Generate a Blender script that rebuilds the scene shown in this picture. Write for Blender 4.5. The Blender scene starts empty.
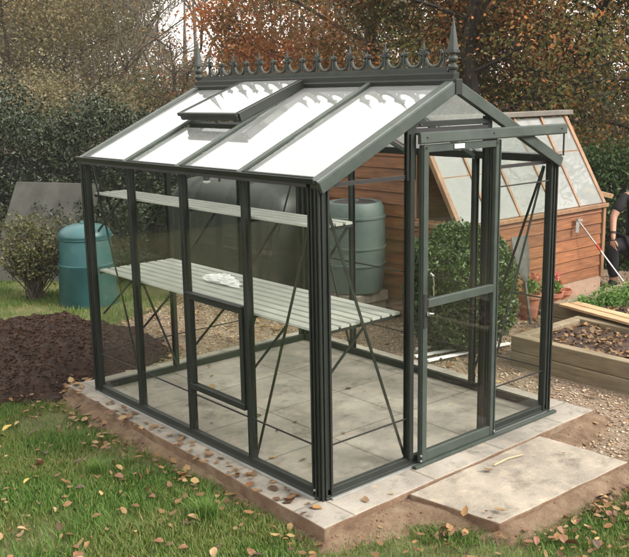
import bpy, bmesh, math, random
import numpy as np
from mathutils import Vector, Matrix

rng = np.random.default_rng(7)
random.seed(7)
scene = bpy.context.scene
COL = scene.collection
R = math.radians
W, L, H, RZ = 1.93, 2.42, 1.64, 2.095      # greenhouse width, length, eaves, ridge
G = -0.10                                   # ground level; the base top is z = 0
CAM = Vector((-2.847, -3.2746, 2.0683))

# ------------------------------------------------------------------ camera
cd = bpy.data.cameras.new('camera'); cam = bpy.data.objects.new('camera', cd); COL.objects.link(cam)
yaw, pitch, roll = 0.70988, -0.20473, -0.01736
f = Vector((math.sin(yaw)*math.cos(pitch), math.cos(yaw)*math.cos(pitch), math.sin(pitch)))
r = Vector((math.cos(yaw), -math.sin(yaw), 0)); u = r.cross(f)
c_, s_ = math.cos(roll), math.sin(roll)
rr = r*c_ + u*s_; uu = -r*s_ + u*c_
M = Matrix((rr, uu, -f)).transposed().to_4x4(); M.translation = CAM
cam.matrix_world = M
cd.sensor_width = 36; cd.lens = 36*904.24/629; cd.clip_end = 1000; cd.clip_start = .05
scene.camera = cam

# ------------------------------------------------------------------ materials
def new_mat(name):
    m = bpy.data.materials.new(name); m.use_nodes = True
    nt = m.node_tree; b = nt.nodes['Principled BSDF']
    return m, nt, b
def rgba(c): return (c[0], c[1], c[2], 1)
def ramp(nt, stops):
    n = nt.nodes.new('ShaderNodeValToRGB'); e = n.color_ramp.elements
    while len(e) > 1: e.remove(e[-1])
    e[0].position = stops[0][0]; e[0].color = rgba(stops[0][1])
    for p, c in stops[1:]:
        x = e.new(p); x.color = rgba(c)
    return n
def noise(nt, scale, detail=6, rough=.6, coord='Object', vec=None):
    tc = nt.nodes.new('ShaderNodeTexCoord'); n = nt.nodes.new('ShaderNodeTexNoise')
    n.inputs['Scale'].default_value = scale; n.inputs['Detail'].default_value = detail; n.inputs['Roughness'].default_value = rough
    if vec:
        mp = nt.nodes.new('ShaderNodeMapping'); mp.inputs['Scale'].default_value = vec
        nt.links.new(tc.outputs[coord], mp.inputs['Vector']); nt.links.new(mp.outputs[0], n.inputs['Vector'])
    else: nt.links.new(tc.outputs[coord], n.inputs['Vector'])
    return n
def mixc(nt, a, b, fac, mode='MIX'):
    n = nt.nodes.new('ShaderNodeMix'); n.data_type = 'RGBA'; n.blend_type = mode
    for i, v in ((6, a), (7, b)):
        if isinstance(v, tuple): n.inputs[i].default_value = rgba(v)
        else: nt.links.new(v, n.inputs[i])
    if isinstance(fac, (int, float)): n.inputs[0].default_value = fac
    else: nt.links.new(fac, n.inputs[0])
    return n.outputs[2]
def math_n(nt, op, a, b=None):
    n = nt.nodes.new('ShaderNodeMath'); n.operation = op
    for i, v in ((0, a), (1, b)):
        if v is None: continue
        if isinstance(v, (int, float)): n.inputs[i].default_value = v
        else: nt.links.new(v, n.inputs[i])
    return n.outputs[0]
def bump(nt, b, h, strength, dist=.01):
    n = nt.nodes.new('ShaderNodeBump'); n.inputs['Strength'].default_value = strength; n.inputs['Distance'].default_value = dist
    nt.links.new(h, n.inputs['Height']); nt.links.new(n.outputs[0], b.inputs['Normal'])
def rough_mat(name, stops, scale=5, rough=.7, bumpS=.3, bscale=60, metallic=0, detail=8, vec=None, spec=.5, bdist=.01):
    m, nt, b = new_mat(name)
    n = noise(nt, scale, detail, .65, vec=vec); rp = ramp(nt, stops)
    nt.links.new(n.outputs[0], rp.inputs[0]); nt.links.new(rp.outputs[0], b.inputs['Base Color'])
    b.inputs['Roughness'].default_value = rough; b.inputs['Metallic'].default_value = metallic
    b.inputs['Specular IOR Level'].default_value = spec
    if bumpS:
        n2 = noise(nt, bscale, 6, .7); bump(nt, b, n2.outputs[0], bumpS, bdist)
    return m
def leaf_mat(name, cols, tones=None, tscale=.5, rough=.55, trans=.25, spec=.35, tmid=.5):
    """cols: leaf to leaf colours; tones: second set that takes over in patches of the plant"""
    m, nt, b = new_mat(name)
    g = nt.nodes.new('ShaderNodeNewGeometry')
    rp = ramp(nt, [(i/max(1, len(cols)-1), c) for i, c in enumerate(cols)])
    nt.links.new(g.outputs['Random Per Island'], rp.inputs[0])
    out = rp.outputs[0]
    if tones:
        r2 = ramp(nt, [(i/max(1, len(tones)-1), c) for i, c in enumerate(tones)])
        nt.links.new(g.outputs['Random Per Island'], r2.inputs[0])
        n = noise(nt, tscale, 3, .6)
        k = nt.nodes.new('ShaderNodeMapRange'); k.inputs['From Min'].default_value = tmid-.05; k.inputs['From Max'].default_value = tmid+.05
        nt.links.new(n.outputs[0], k.inputs[0])
        out = mixc(nt, out, r2.outputs[0], k.outputs[0])
    nt.links.new(out, b.inputs['Base Color'])
    b.inputs['Roughness'].default_value = rough; b.inputs['Specular IOR Level'].default_value = spec
    if trans:
        t = nt.nodes.new('ShaderNodeBsdfTranslucent'); nt.links.new(out, t.inputs[0])
        mx = nt.nodes.new('ShaderNodeMixShader'); mx.inputs[0].default_value = trans
        o = nt.nodes['Material Output']
        nt.links.new(b.outputs[0], mx.inputs[1]); nt.links.new(t.outputs[0], mx.inputs[2]); nt.links.new(mx.outputs[0], o.inputs[0])
    return m
def glass_mat(name, ior=1.5, tint=(.95, .97, .95), sky_white=.0, sky_white_col=(.6, .62, .6), rough=0.0):
    m, nt, b = new_mat(name); nt.nodes.remove(b); o = nt.nodes['Material Output']
    tr = nt.nodes.new('ShaderNodeBsdfTransparent'); tr.inputs[0].default_value = rgba(tint)
    gl = nt.nodes.new('ShaderNodeBsdfGlossy'); gl.inputs['Roughness'].default_value = rough; gl.inputs[0].default_value = (1, 1, 1, 1)
    fr = nt.nodes.new('ShaderNodeFresnel'); fr.inputs[0].default_value = ior
    # the pane is a thin box: keep one index on both its faces
    geo = nt.nodes.new('ShaderNodeNewGeometry')
    inv = nt.nodes.new('ShaderNodeMix'); inv.data_type = 'FLOAT'; inv.inputs[2].default_value = ior; inv.inputs[3].default_value = 1/ior
    nt.links.new(geo.outputs['Backfacing'], inv.inputs[0]); nt.links.new(inv.outputs[0], fr.inputs[0])
    mx = nt.nodes.new('ShaderNodeMixShader'); nt.links.new(fr.outputs[0], mx.inputs[0])
    nt.links.new(tr.outputs[0], mx.inputs[1]); nt.links.new(gl.outputs[0], mx.inputs[2])
    last = mx
    if sky_white:  # white scatter added for the sky reflected in a pane
        d = nt.nodes.new('ShaderNodeBsdfDiffuse'); d.inputs[0].default_value = rgba(sky_white_col)
        t2 = nt.nodes.new('ShaderNodeBsdfTranslucent'); t2.inputs[0].default_value = rgba(sky_white_col)
        dd = nt.nodes.new('ShaderNodeMixShader'); dd.inputs[0].default_value = .5
        nt.links.new(d.outputs[0], dd.inputs[1]); nt.links.new(t2.outputs[0], dd.inputs[2])
        n = noise(nt, 3.0, 8, .7)
        k = nt.nodes.new('ShaderNodeMapRange'); k.inputs['From Min'].default_value = .3; k.inputs['From Max'].default_value = .75
        k.inputs['To Min'].default_value = sky_white*.85; k.inputs['To Max'].default_value = sky_white*1.15
        nt.links.new(n.outputs[0], k.inputs[0])
        m2 = nt.nodes.new('ShaderNodeMixShader'); nt.links.new(k.outputs[0], m2.inputs[0])
        nt.links.new(mx.outputs[0], m2.inputs[1]); nt.links.new(dd.outputs[0], m2.inputs[2]); last = m2
    nt.links.new(last.outputs[0], o.inputs[0])
    return m

green = (.040, .049, .038)
M_green = rough_mat('green_aluminium', [(.3, (.012, .015, .0125)), (.7, (.020, .024, .020))], 6, .48, .05, 120, spec=.3)
M_green_lit = rough_mat('green_aluminium_lit', [(.3, (.033, .043, .036)), (.7, (.055, .067, .057))], 9, .48, .05, 90, spec=.3)  # frame green lightened: daylight on door, fascia and roof bars put into colour
M_black = rough_mat('black_rubber', [(.3, (.008, .008, .008)), (.7, (.016, .015, .014))], 10, .6, 0)
M_crest = rough_mat('cast_crest_paint', [(.3, (.022, .027, .022)), (.7, (.042, .05, .044))], 14, .48, .1, 90, spec=.35)
M_slat = rough_mat('pale_aluminium_slat', [(.3, (.28, .29, .265)), (.7, (.38, .39, .355))], 7, .42, .05, 60)
M_alu = rough_mat('mill_aluminium', [(.3, (.35, .36, .34)), (.7, (.5, .5, .48))], 8, .35, .05, 80, metallic=.6)
M_chrome = rough_mat('bright_metal', [(.3, (.6, .6, .6)), (.7, (.75, .75, .74))], 8, .2, 0, metallic=1)
M_glass = glass_mat('wall_glass', 1.30, (.955, .965, .95))
M_rglass = glass_mat('roof_glass', 2.4, (.93, .95, .94), sky_white=.18, sky_white_col=(.8, .82, .82))  # whitened: sky reflected in the roof put into the colour
M_shedglass = glass_mat('shed_glass_whitened', 1.6, (.9, .92, .9), sky_white=.42, sky_white_col=(.62, .64, .62))  # pale reflections of the shed glazing put into the colour
M_white = rough_mat('white_plastic', [(.3, (.75, .76, .76)), (.7, (.84, .85, .85))], 9, .35, .2, 30)

# concrete: paving slabs with joints, stains, damp
def concrete(name, base, warm, joints=True):
    m, nt, b = new_mat(name)
    n1 = noise(nt, 1.7, 8, .65); n2 = noise(nt, 9, 8, .7); n3 = noise(nt, 120, 4, .7)
    rp = ramp(nt, [(.32, tuple(c*.5 for c in base)), (.5, tuple(c*.85 for c in base)), (.66, tuple(min(1, c*1.2) for c in base))])
    nt.links.new(n1.outputs[0], rp.inputs[0])
    r2 = ramp(nt, [(.52, (0, 0, 0)), (.72, (1, 1, 1))]); nt.links.new(n2.outputs[0], r2.inputs[0])
    col = mixc(nt, rp.outputs[0], warm, math_n(nt, 'MULTIPLY', r2.outputs[0], .65))
    r3 = ramp(nt, [(.3, (.72, .72, .72)), (.7, (1.15, 1.15, 1.15))]); nt.links.new(n3.outputs[0], r3.inputs[0])
    col = mixc(nt, col, r3.outputs[0], .8, 'MULTIPLY')
    n4 = noise(nt, 4.5, 10, .75); r4 = ramp(nt, [(.36, (.45, .42, .38)), (.48, (.95, .95, .95)), (.60, (1, 1, 1)), (.68, (1.22, 1.2, 1.15))]); nt.links.new(n4.outputs[0], r4.inputs[0])
    col = mixc(nt, col, r4.outputs[0], .8, 'MULTIPLY')
    n5 = noise(nt, 34, 6, .7); r5 = ramp(nt, [(.30, (.35, .3, .25)), (.38, (1, 1, 1))]); nt.links.new(n5.outputs[0], r5.inputs[0])
    col = mixc(nt, col, r5.outputs[0], .6, 'MULTIPLY')
    hgt = n3.outputs[0]
    if joints:
        tc = nt.nodes.new('ShaderNodeTexCoord'); br = nt.nodes.new('ShaderNodeTexBrick')
        br.offset = 0; br.inputs['Scale'].default_value = 1; br.inputs['Brick Width'].default_value = .605; br.inputs['Row Height'].default_value = .605
        br.inputs['Mortar Size'].default_value = .009; br.inputs['Mortar Smooth'].default_value = .6
        br.inputs['Color1'].default_value = (1, 1, 1, 1); br.inputs['Color2'].default_value = (.80, .80, .80, 1); br.inputs['Mortar'].default_value = (.38, .36, .33, 1)
        nt.links.new(tc.outputs['Object'], br.inputs['Vector'])
        col = mixc(nt, col, br.outputs['Color'], .75, 'MULTIPLY')
    nt.links.new(col, b.inputs['Base Color']); b.inputs['Roughness'].default_value = .75
    bump(nt, b, hgt, .35, .004)
    return m
M_conc = concrete('old_concrete', (.29, .265, .225), (.34, .28, .205))
M_step = concrete('step_concrete', (.29, .255, .205), (.40, .33, .235), False)
M_side = rough_mat('clay_stained_concrete', [(.3, (.09, .05, .028)), (.5, (.165, .10, .06)), (.66, (.21, .16, .11)), (.75, (.05, .035, .025))], 7, .9, .9, 50)
M_soil = rough_mat('dark_soil', [(.3, (.015, .007, .004)), (.55, (.035, .016, .009)), (.75, (.07, .035, .021))], 14, .95, 1, 45, bdist=.03)
M_soil2 = rough_mat('bed_soil', [(.3, (.045, .026, .018)), (.55, (.085, .055, .038)), (.75, (.15, .10, .07))], 18, .95, 1, 50, bdist=.03)
M_clay = rough_mat('sandy_clay', [(.3, (.085, .05, .028)), (.45, (.15, .095, .055)), (.6, (.21, .145, .09)), (.75, (.27, .20, .13))], 9, .95, 1, 60, bdist=.02)
M_ground = rough_mat('woodland_floor', [(.3, (.035, .03, .015)), (.5, (.06, .05, .025)), (.7, (.08, .08, .03))], 1.2, .95, .5, 20)
M_lawn = rough_mat('lawn_turf', [(.3, (.06, .07, .02)), (.5, (.10, .105, .032)), (.68, (.16, .13, .06))], 2.6, .95, .8, 70, bdist=.02)
M_gravelb = rough_mat('gravel_bed', [(.3, (.12, .08, .05)), (.5, (.24, .175, .12)), (.7, (.38, .30, .22))], 40, .9, 1, 70, bdist=.02)
M_bark = rough_mat('grey_brown_bark', [(.3, (.04, .032, .024)), (.6, (.09, .072, .055)), (.75, (.13, .11, .085))], 8, .9, .8, 30, vec=(3, 3, .6), bdist=.02)
M_barkd = rough_mat('dark_bark', [(.3, (.018, .014, .011)), (.7, (.05, .04, .03))], 8, .9, .8, 30, vec=(3, 3, .6), bdist=.02)
def wood(name, stops, grain=(1, 1, 14), rough=.6):
    m, nt, b = new_mat(name)
    n = noise(nt, 3.2, 8, .7, vec=grain); rp = ramp(nt, stops); nt.links.new(n.outputs[0], rp.inputs[0])
    nb = noise(nt, 1.3, 5, .6); r2 = ramp(nt, [(.3, (.72, .72, .72)), (.7, (1.2, 1.2, 1.2))]); nt.links.new(nb.outputs[0], r2.inputs[0])
    g = nt.nodes.new('ShaderNodeNewGeometry')
    r3 = ramp(nt, [(0, (.78, .78, .78)), (1, (1.18, 1.15, 1.1))]); nt.links.new(g.outputs['Random Per Island'], r3.inputs[0])
    col = mixc(nt, rp.outputs[0], r2.outputs[0], 1, 'MULTIPLY'); col = mixc(nt, col, r3.outputs[0], 1, 'MULTIPLY')
    nt.links.new(col, b.inputs['Base Color']); b.inputs['Roughness'].default_value = rough
    bump(nt, b, n.outputs[0], .3, .004)
    return m
M_cedar = wood('red_cedar_boards', [(.3, (.09, .033, .012)), (.5, (.185, .070, .026)), (.72, (.28, .12, .05))], (1, 1, 14))
M_cedart = wood('cedar_trim', [(.3, (.14, .075, .038)), (.55, (.22, .125, .07)), (.75, (.29, .175, .10))], (6, 6, 1))
M_felt = rough_mat('grey_roof_capping', [(.3, (.10, .09, .075)), (.7, (.17, .15, .125))], 6, .8, .3, 80)
M_timber = wood('sleeper_timber', [(.3, (.11, .085, .055)), (.5, (.20, .16, .10)), (.75, (.29, .24, .16))], (12, 1, 12), .8)
M_plank = wood('fresh_sawn_plank', [(.3, (.30, .18, .09)), (.5, (.47, .31, .17)), (.75, (.6, .43, .26))], (12, 1, 12), .7)
M_teal = rough_mat('teal_plastic', [(.3, (.013, .055, .060)), (.55, (.022, .085, .09)), (.75, (.05, .12, .12))], 3, .4, .1, 40)
M_barrel = rough_mat('grey_green_plastic', [(.3, (.045, .068, .062)), (.6, (.075, .105, .098)), (.75, (.12, .15, .14))], 3, .55, .15, 40)
M_tank = rough_mat('dark_green_tank_plastic', [(.3, (.010, .014, .012)), (.6, (.018, .024, .021)), (.75, (.05, .056, .05))], 2.5, .5, .15, 40)
M_panel = rough_mat('dull_grey_sheet', [(.3, (.028, .028, .022)), (.5, (.048, .048, .040)), (.72, (.08, .08, .07))], 3, .75, .2, 40)
M_terra = rough_mat('terracotta', [(.3, (.25, .08, .045)), (.7, (.38, .15, .085))], 12, .8, .2, 60)
M_shirt = rough_mat('black_cotton', [(.3, (.006, .006, .007)), (.7, (.014, .014, .016))], 12, .9, .4, 60)
M_trous = rough_mat('black_twill', [(.3, (.007, .007, .009)), (.7, (.017, .017, .02))], 12, .9, .4, 50)
M_skin = rough_mat('skin', [(.3, (.40, .22, .15)), (.7, (.50, .29, .20))], 12, .5, .1, 100)
M_hair = rough_mat('brown_hair', [(.3, (.02, .014, .01)), (.7, (.05, .035, .025))], 40, .6, .5, 90)
M_leather = rough_mat('black_leather', [(.3, (.01, .009, .008)), (.7, (.025, .02, .018))], 12, .5, .3, 60)
M_red = rough_mat('red_plastic', [(.3, (.45, .03, .015)), (.7, (.6, .06, .03))], 12, .4, 0)
M_steel = rough_mat('dull_steel', [(.3, (.07, .07, .065)), (.7, (.13, .13, .12))], 12, .5, .2, 50, metallic=.5)
M_int = rough_mat('shed_floor_dark', [(.3, (.03, .025, .02)), (.7, (.06, .05, .04))], 8, .9, 0)

# ------------------------------------------------------------------ mesh helpers
class MB:
    def __init__(s): s.v = []; s.f = []
    def add(s, vs, fs):
        k = len(s.v); s.v += [tuple(x) for x in vs]; s.f += [tuple(i+k for i in q) for q in fs]; return s
    def box(s, a, b):
        x0, y0, z0 = a; x1, y1, z1 = b
        return s.add([(x0, y0, z0), (x1, y0, z0), (x1, y1, z0), (x0, y1, z0), (x0, y0, z1), (x1, y0, z1), (x1, y1, z1), (x0, y1, z1)],
                     [(0, 3, 2, 1), (4, 5, 6, 7), (0, 1, 5, 4), (1, 2, 6, 5), (2, 3, 7, 6), (3, 0, 4, 7)])
    def prof(s, pts, p0, p1, up=(0, 0, 1), scale1=1):
        """closed 2D profile swept p0 -> p1; profile x = side, y = up"""
        p0 = Vector(p0); p1 = Vector(p1); d = (p1-p0).normalized(); up = Vector(up)
        sd = d.cross(up).normalized(); up2 = sd.cross(d).normalized(); n = len(pts)
        vs = [p0+sd*x+up2*y for x, y in pts]+[p1+sd*(x*scale1)+up2*(y*scale1) for x, y in pts]
        fs = [tuple(range(n))[::-1], tuple(range(n, 2*n))]+[(i, (i+1) % n, n+(i+1) % n, n+i) for i in range(n)]
        return s.add(vs, fs)
    def bar(s, p0, p1, w, h, up=(0, 0, 1), off=0):
        return s.prof([(-w/2, off-h/2), (w/2, off-h/2), (w/2, off+h/2), (-w/2, off+h/2)], p0, p1, up)
    def tube(s, pts, rad, n=6, cap=True):
        """tube through points with radii"""
        pts = [Vector(p) for p in pts]; k = len(pts)
        if not hasattr(rad, '__len__'): rad = [rad]*k
        rings = []
        for i, p in enumerate(pts):
            d = (pts[min(i+1, k-1)]-pts[max(i-1, 0)]).normalized()
            a = d.cross(Vector((0, 0, 1)))
            if a.length < .05: a = d.cross(Vector((1, 0, 0)))
            a.normalize(); b = d.cross(a)
            rings.append([p+(a*math.cos(t)+b*math.sin(t))*rad[i] for t in [2*math.pi*j/n for j in range(n)]])
        vs = [v for q in rings for v in q]
        fs = [(i*n+j, i*n+(j+1) % n, (i+1)*n+(j+1) % n, (i+1)*n+j) for i in range(k-1) for j in range(n)]
        if cap: fs += [tuple(range(n))[::-1], tuple(range((k-1)*n, k*n))]
        return s.add(vs, fs)
    def lathe(s, prof, c, n=32, axis=None):
        c = Vector(c); vs = []; k = len(prof)
        for rad, z in prof:
            for j in range(n):
                t = 2*math.pi*j/n; vs.append(c+Vector((rad*math.cos(t), rad*math.sin(t), z)))
        fs = [(i*n+j, i*n+(j+1) % n, (i+1)*n+(j+1) % n, (i+1)*n+j) for i in range(k-1) for j in range(n)]
        fs += [tuple(range(n))[::-1], tuple(range((k-1)*n, k*n))]
        return s.add(vs, fs)
    def build(s, name, mat, parent=None, smooth=False, bevel=0, seg=2):
        o0 = parent_world(parent)
        me = bpy.data.meshes.new(name)
        me.from_pydata([(v[0]-o0[0], v[1]-o0[1], v[2]-o0[2]) for v in s.v], [], s.f)
        bm = bmesh.new(); bm.from_mesh(me); bmesh.ops.recalc_face_normals(bm, faces=bm.faces); bm.to_mesh(me); bm.free(); me.update()
        me.materials.append(mat)
        return link(name, me, parent, smooth, bevel, seg)
def parent_world(p):
    o = Vector((0, 0, 0))
    while p: o = o+p.location; p = p.parent
    return o
def link(name, me, parent=None, smooth=False, bevel=0, seg=2):
    o = bpy.data.objects.new(name, me); COL.objects.link(o)
    if parent: o.parent = parent
    if smooth:
        for p in me.polygons: p.use_smooth = True
        try:
            me.set_sharp_from_angle(angle=R(40))
        except Exception: pass
    if bevel:
        b = o.modifiers.new('edge', 'BEVEL'); b.width = bevel; b.segments = seg; b.limit_method = 'ANGLE'; b.angle_limit = R(40)
    return o
def empty(name, loc, label, cat, group=None):
    o = bpy.data.objects.new(name, None); COL.objects.link(o); o.location = loc; o.empty_display_size = .1
    return tag(o, label, cat, group)
def tag(o, label, cat, group=None):
    o['label'] = label; o['category'] = cat
    if group: o['group'] = group
    return o
def struct(o, kind='structure'): o['kind'] = kind; return o
def raw(name, V, F, mat, parent=None, smooth=False):
    """numpy mesh, F (n,3) or (n,4)"""
    o0 = np.array(parent_world(parent)); V = np.asarray(V, np.float32)-o0.astype(np.float32); F = np.asarray(F, np.int32)
    me = bpy.data.meshes.new(name); n, k = F.shape
    me.vertices.add(len(V)); me.vertices.foreach_set('co', V.ravel())
    me.loops.add(n*k); me.loops.foreach_set('vertex_index', F.ravel())
    me.polygons.add(n); me.polygons.foreach_set('loop_start', np.arange(0, n*k, k, dtype=np.int32))
    try: me.polygons.foreach_set('loop_total', np.full(n, k, np.int32))
    except Exception: pass
    me.update(calc_edges=True); me.materials.append(mat)
    if smooth: me.polygons.foreach_set('use_smooth', np.ones(n, bool))
    o = bpy.data.objects.new(name, me); COL.objects.link(o)
    if parent: o.parent = parent
    return o
def leaves(name, C, size, mat, parent=None, flat=0.0, aspect=.6, var=.4, fold=.25, droop=0):
    """one small folded leaf (4 corners) at each centre"""
    C = np.asarray(C, float); n = len(C)
    d = rng.normal(size=(n, 3)); d[:, 2] = d[:, 2]*(1-flat)-droop; d /= np.linalg.norm(d, axis=1)[:, None]
    e = rng.normal(size=(n, 3)); e[:, 2] *= (1-flat)
    e -= d*(e*d).sum(1)[:, None]; e /= np.linalg.norm(e, axis=1)[:, None]
    nn = np.cross(d, e)
    s = (size*(1+var*rng.uniform(-1, 1, n)))[:, None]
    p0 = C-d*s*.5; p2 = C+d*s*.5
    p1 = C+e*s*aspect*.5+nn*s*fold*.4-d*s*.05; p3 = C-e*s*aspect*.5+nn*s*fold*.4-d*s*.05
    V = np.stack([p0, p1, p2, p3], 1).reshape(-1, 3)
    a = np.arange(n)*4
    F = np.concatenate([np.stack([a, a+1, a+2], 1), np.stack([a, a+2, a+3], 1)], 0)
    return raw(name, V, F, mat, parent)
def curled(name, C, size, mat, parent=None, tilt=.35):
    """dead leaves with an oval six-cornered outline, cupped along the midrib"""
    C = np.asarray(C, float); n = len(C); a = rng.uniform(0, 6.28, n)
    d = np.stack([np.cos(a), np.sin(a), rng.normal(0, tilt, n)], 1); d /= np.linalg.norm(d, axis=1)[:, None]
    e = np.stack([-np.sin(a), np.cos(a), rng.normal(0, tilt, n)], 1); e -= d*(e*d).sum(1)[:, None]; e /= np.linalg.norm(e, axis=1)[:, None]
    nn = np.cross(d, e); nn *= np.sign(nn[:, 2])[:, None]
    s = (size*(.4+1.0*rng.random(n)**1.3))[:, None]; w = rng.uniform(.22, .42, n)[:, None]; cu = rng.uniform(.0, .45, n)[:, None]; tp = rng.uniform(-.1, .35, n)[:, None]
    j = lambda: rng.uniform(.7, 1.25, (n, 1))
    P = [C-d*s*.5, C-d*s*.22*j()+e*s*w*j()+nn*s*w*cu, C+d*s*.2*j()+e*s*w*.85*j()+nn*s*(w*cu+tp*.4), C+d*s*.5+nn*s*tp, C+d*s*.2*j()-e*s*w*.85*j()+nn*s*(w*cu+tp*.4), C-d*s*.22*j()-e*s*w*j()+nn*s*w*cu, C-d*s*.05, C+d*s*.2+nn*s*tp*.35]
    V = np.stack(P, 1).reshape(-1, 3); k = np.arange(n)*8
    F = np.concatenate([np.stack([k+p, k+q, k+r_], 1) for p, q, r_ in ((0, 1, 6), (1, 2, 7), (1, 7, 6), (2, 3, 7), (0, 6, 5), (5, 6, 7), (5, 7, 4), (4, 7, 3))], 0)
    return raw(name, V, F, mat, parent)
# value noise in numpy
_T = rng.random((64, 64))
def vn(x, y):
    xi = np.floor(x).astype(int); yi = np.floor(y).astype(int); fx = x-xi; fy = y-yi
    fx = fx*fx*(3-2*fx); fy = fy*fy*(3-2*fy)
    g = lambda a, b: _T[a % 64, b % 64]
    return (g(xi, yi)*(1-fx)+g(xi+1, yi)*fx)*(1-fy)+(g(xi, yi+1)*(1-fx)+g(xi+1, yi+1)*fx)*fy
def fbm(x, y): return (vn(x, y)+.5*vn(x*2.1+7, y*2.1+3)+.25*vn(x*4.3+1, y*4.3+9))/1.75
def gz(x, y):
    return G+(fbm(x*1.1+20, y*1.1+20)-.5)*.035
def inpoly(x, y, poly):
    ins = np.zeros(len(x), bool); n = len(poly)
    for i in range(n):
        x0, y0 = poly[i]; x1, y1 = poly[(i+1) % n]
        c = ((y0 > y) != (y1 > y)); t = (y-y0)/((y1-y0) if y1 != y0 else 1e-9)
        ins ^= c & (x < x0+t*(x1-x0))
    return ins

# ------------------------------------------------------------------ ground sheets
def grid_sheet(name, mat, poly, step, zoff, edge_noise=.08, bumpy=0, bscale=6):
    xs = [p[0] for p in poly]; ys = [p[1] for p in poly]
    X, Y = np.meshgrid(np.arange(min(xs)-.2, max(xs)+.2+step, step), np.arange(min(ys)-.2, max(ys)+.2+step, step), indexing='ij')
    nx, ny = X.shape
    P = np.stack([X.ravel(), Y.ravel()], 1); de = np.full(len(P), 9.)
    for q in range(len(poly)):
        a = np.array(poly[q]); b = np.array(poly[(q+1) % len(poly)]); t = np.clip(((P-a)@(b-a))/((b-a)@(b-a)), 0, 1)
        de = np.minimum(de, np.linalg.norm(P-(a+t[:, None]*(b-a)), axis=1))
    fade = np.clip(de.reshape(nx, ny)/(.20 if 'clay' in name else .09), 0, 1)
    Z = gz(X, Y)-.022+(zoff+.022+(fbm(X*bscale, Y*bscale)-.5)*bumpy)*fade
    wx = X+(fbm(X*3, Y*3)-.5)*edge_noise*4; wy = Y+(fbm(X*3+11, Y*3+5)-.5)*edge_noise*4
    keep = inpoly(wx.ravel(), wy.ravel(), poly).reshape(nx, ny)
    i, j = np.meshgrid(np.arange(nx-1), np.arange(ny-1), indexing='ij')
    k = keep[:-1, :-1] & keep[1:, :-1] & keep[1:, 1:] & keep[:-1, 1:]
    i = i[k]; j = j[k]
    F = np.stack([i*ny+j, (i+1)*ny+j, (i+1)*ny+j+1, i*ny+j+1], 1)
    return struct(raw(name, np.stack([X.ravel(), Y.ravel(), Z.ravel()], 1), F, mat, smooth=True))
xs = np.concatenate([[-89, -60, -30, -15], np.arange(-9, 14, 1.0), [15, 20, 30, 60, 89]])
X, Y = np.meshgrid(xs, xs, indexing='ij'); n = len(xs)
i, j = np.meshgrid(np.arange(n-1), np.arange(n-1), indexing='ij'); i = i.ravel(); j = j.ravel()
struct(raw('ground', np.stack([X.ravel(), Y.ravel(), np.full(X.size, G-.035)], 1), np.stack([i*n+j, (i+1)*n+j, (i+1)*n+j+1, i*n+j+1], 1), M_ground))
LAWN = [(-7, -6), (7, -6), (4, -1.05), (1.8, -.93), (.52, -.86), (.40, -.50), (.15, -.33), (-.22, -.27), (-.235, 2.7), (-.45, 2.8), (.25, 4.0), (1.1, 4.25), (2.1, 4.6), (2.6, 6.2), (1.5, 9.3), (-7, 10)]
grid_sheet('lawn', M_lawn, [(-7, -6), (7, -6), (4.5, -.6), (1.8, -.6), (.3, -.3), (-.2, -.1), (-.1, 2.7), (.3, 3), (3, 4.6), (3.2, 8.5), (-7, 10)], .06, 0, bumpy=.012)
GRAV = [(.3, 2.6), (2.0, 2.6), (2.0, -.35), (1.52, -.35), (1.52, -.86), (3.2, -1.1), (5, -2), (9, -2), (9, 6), (2.8, 6), (2.1, 4.8), (1.2, 4.4), (.9, 3.4)]
grid_sheet('gravel_path', M_gravelb, GRAV, .05, .012, .04, .012, 8)
CLAY = [(-.30, -.33), (.2, -.48), (.44, -.93), (1.6, -1.05), (3.0, -1.25), (3.0, -1.0), (1.95, -.86), (1.72, -.5), (2.42, -.32), (2.33, .2), (2.3, 2.8), (-.2, 2.95), (-.31, 2.6)]
grid_sheet('clay_margin', M_clay, CLAY, .02, .072, .02, .024, 9)
# heaped soil
def soil_heap():
    X, Y = np.meshgrid(np.arange(-1.9, 2.2, .035), np.arange(2.2, 5.6, .035), indexing='ij'); nx, ny = X.shape
    poly = [(-1.55, 3.4), (-.55, 2.75), (-.25, 2.55), (.1, 2.85), (1.0, 2.95), (1.15, 3.6), (.95, 4.75), (.35, 4.85), (-.5, 4.6), (-1.5, 4.55)]
    # distance-like falloff from polygon edge
    P = np.stack([X.ravel(), Y.ravel()], 1); d = np.full(len(P), 9.)
    for k in range(len(poly)):
        a = np.array(poly[k]); b = np.array(poly[(k+1) % len(poly)]); t = np.clip(((P-a)@(b-a))/((b-a)@(b-a)), 0, 1)
        d = np.minimum(d, np.linalg.norm(P-(a+t[:, None]*(b-a)), axis=1))
    ins = inpoly(P[:, 0], P[:, 1], poly); d = np.where(ins, d, -d).reshape(nx, ny)+(fbm(X*4, Y*4)-.5)*.25
    h = np.clip(d, 0, .5); hz = .28*(1-np.exp(-h*3.2))*(0.55+.9*fbm(X*1.6+3, Y*1.6))+(fbm(X*9, Y*9)-.5)*.12+(fbm(X*22, Y*22)-.5)*.07
    Z = gz(X, Y)+np.where(d > 0, .03+hz*np.clip(d*6, 0, 1), -.08)
    i, j = np.meshgrid(np.arange(nx-1), np.arange(ny-1), indexing='ij'); k = (d[:-1, :-1] > -.05); i = i[k]; j = j[k]
    return raw('soil_heap', np.stack([X.ravel(), Y.ravel(), Z.ravel()], 1), np.stack([i*ny+j, (i+1)*ny+j, (i+1)*ny+j+1, i*ny+j+1], 1), M_soil, smooth=True)
struct(soil_heap())
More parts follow.
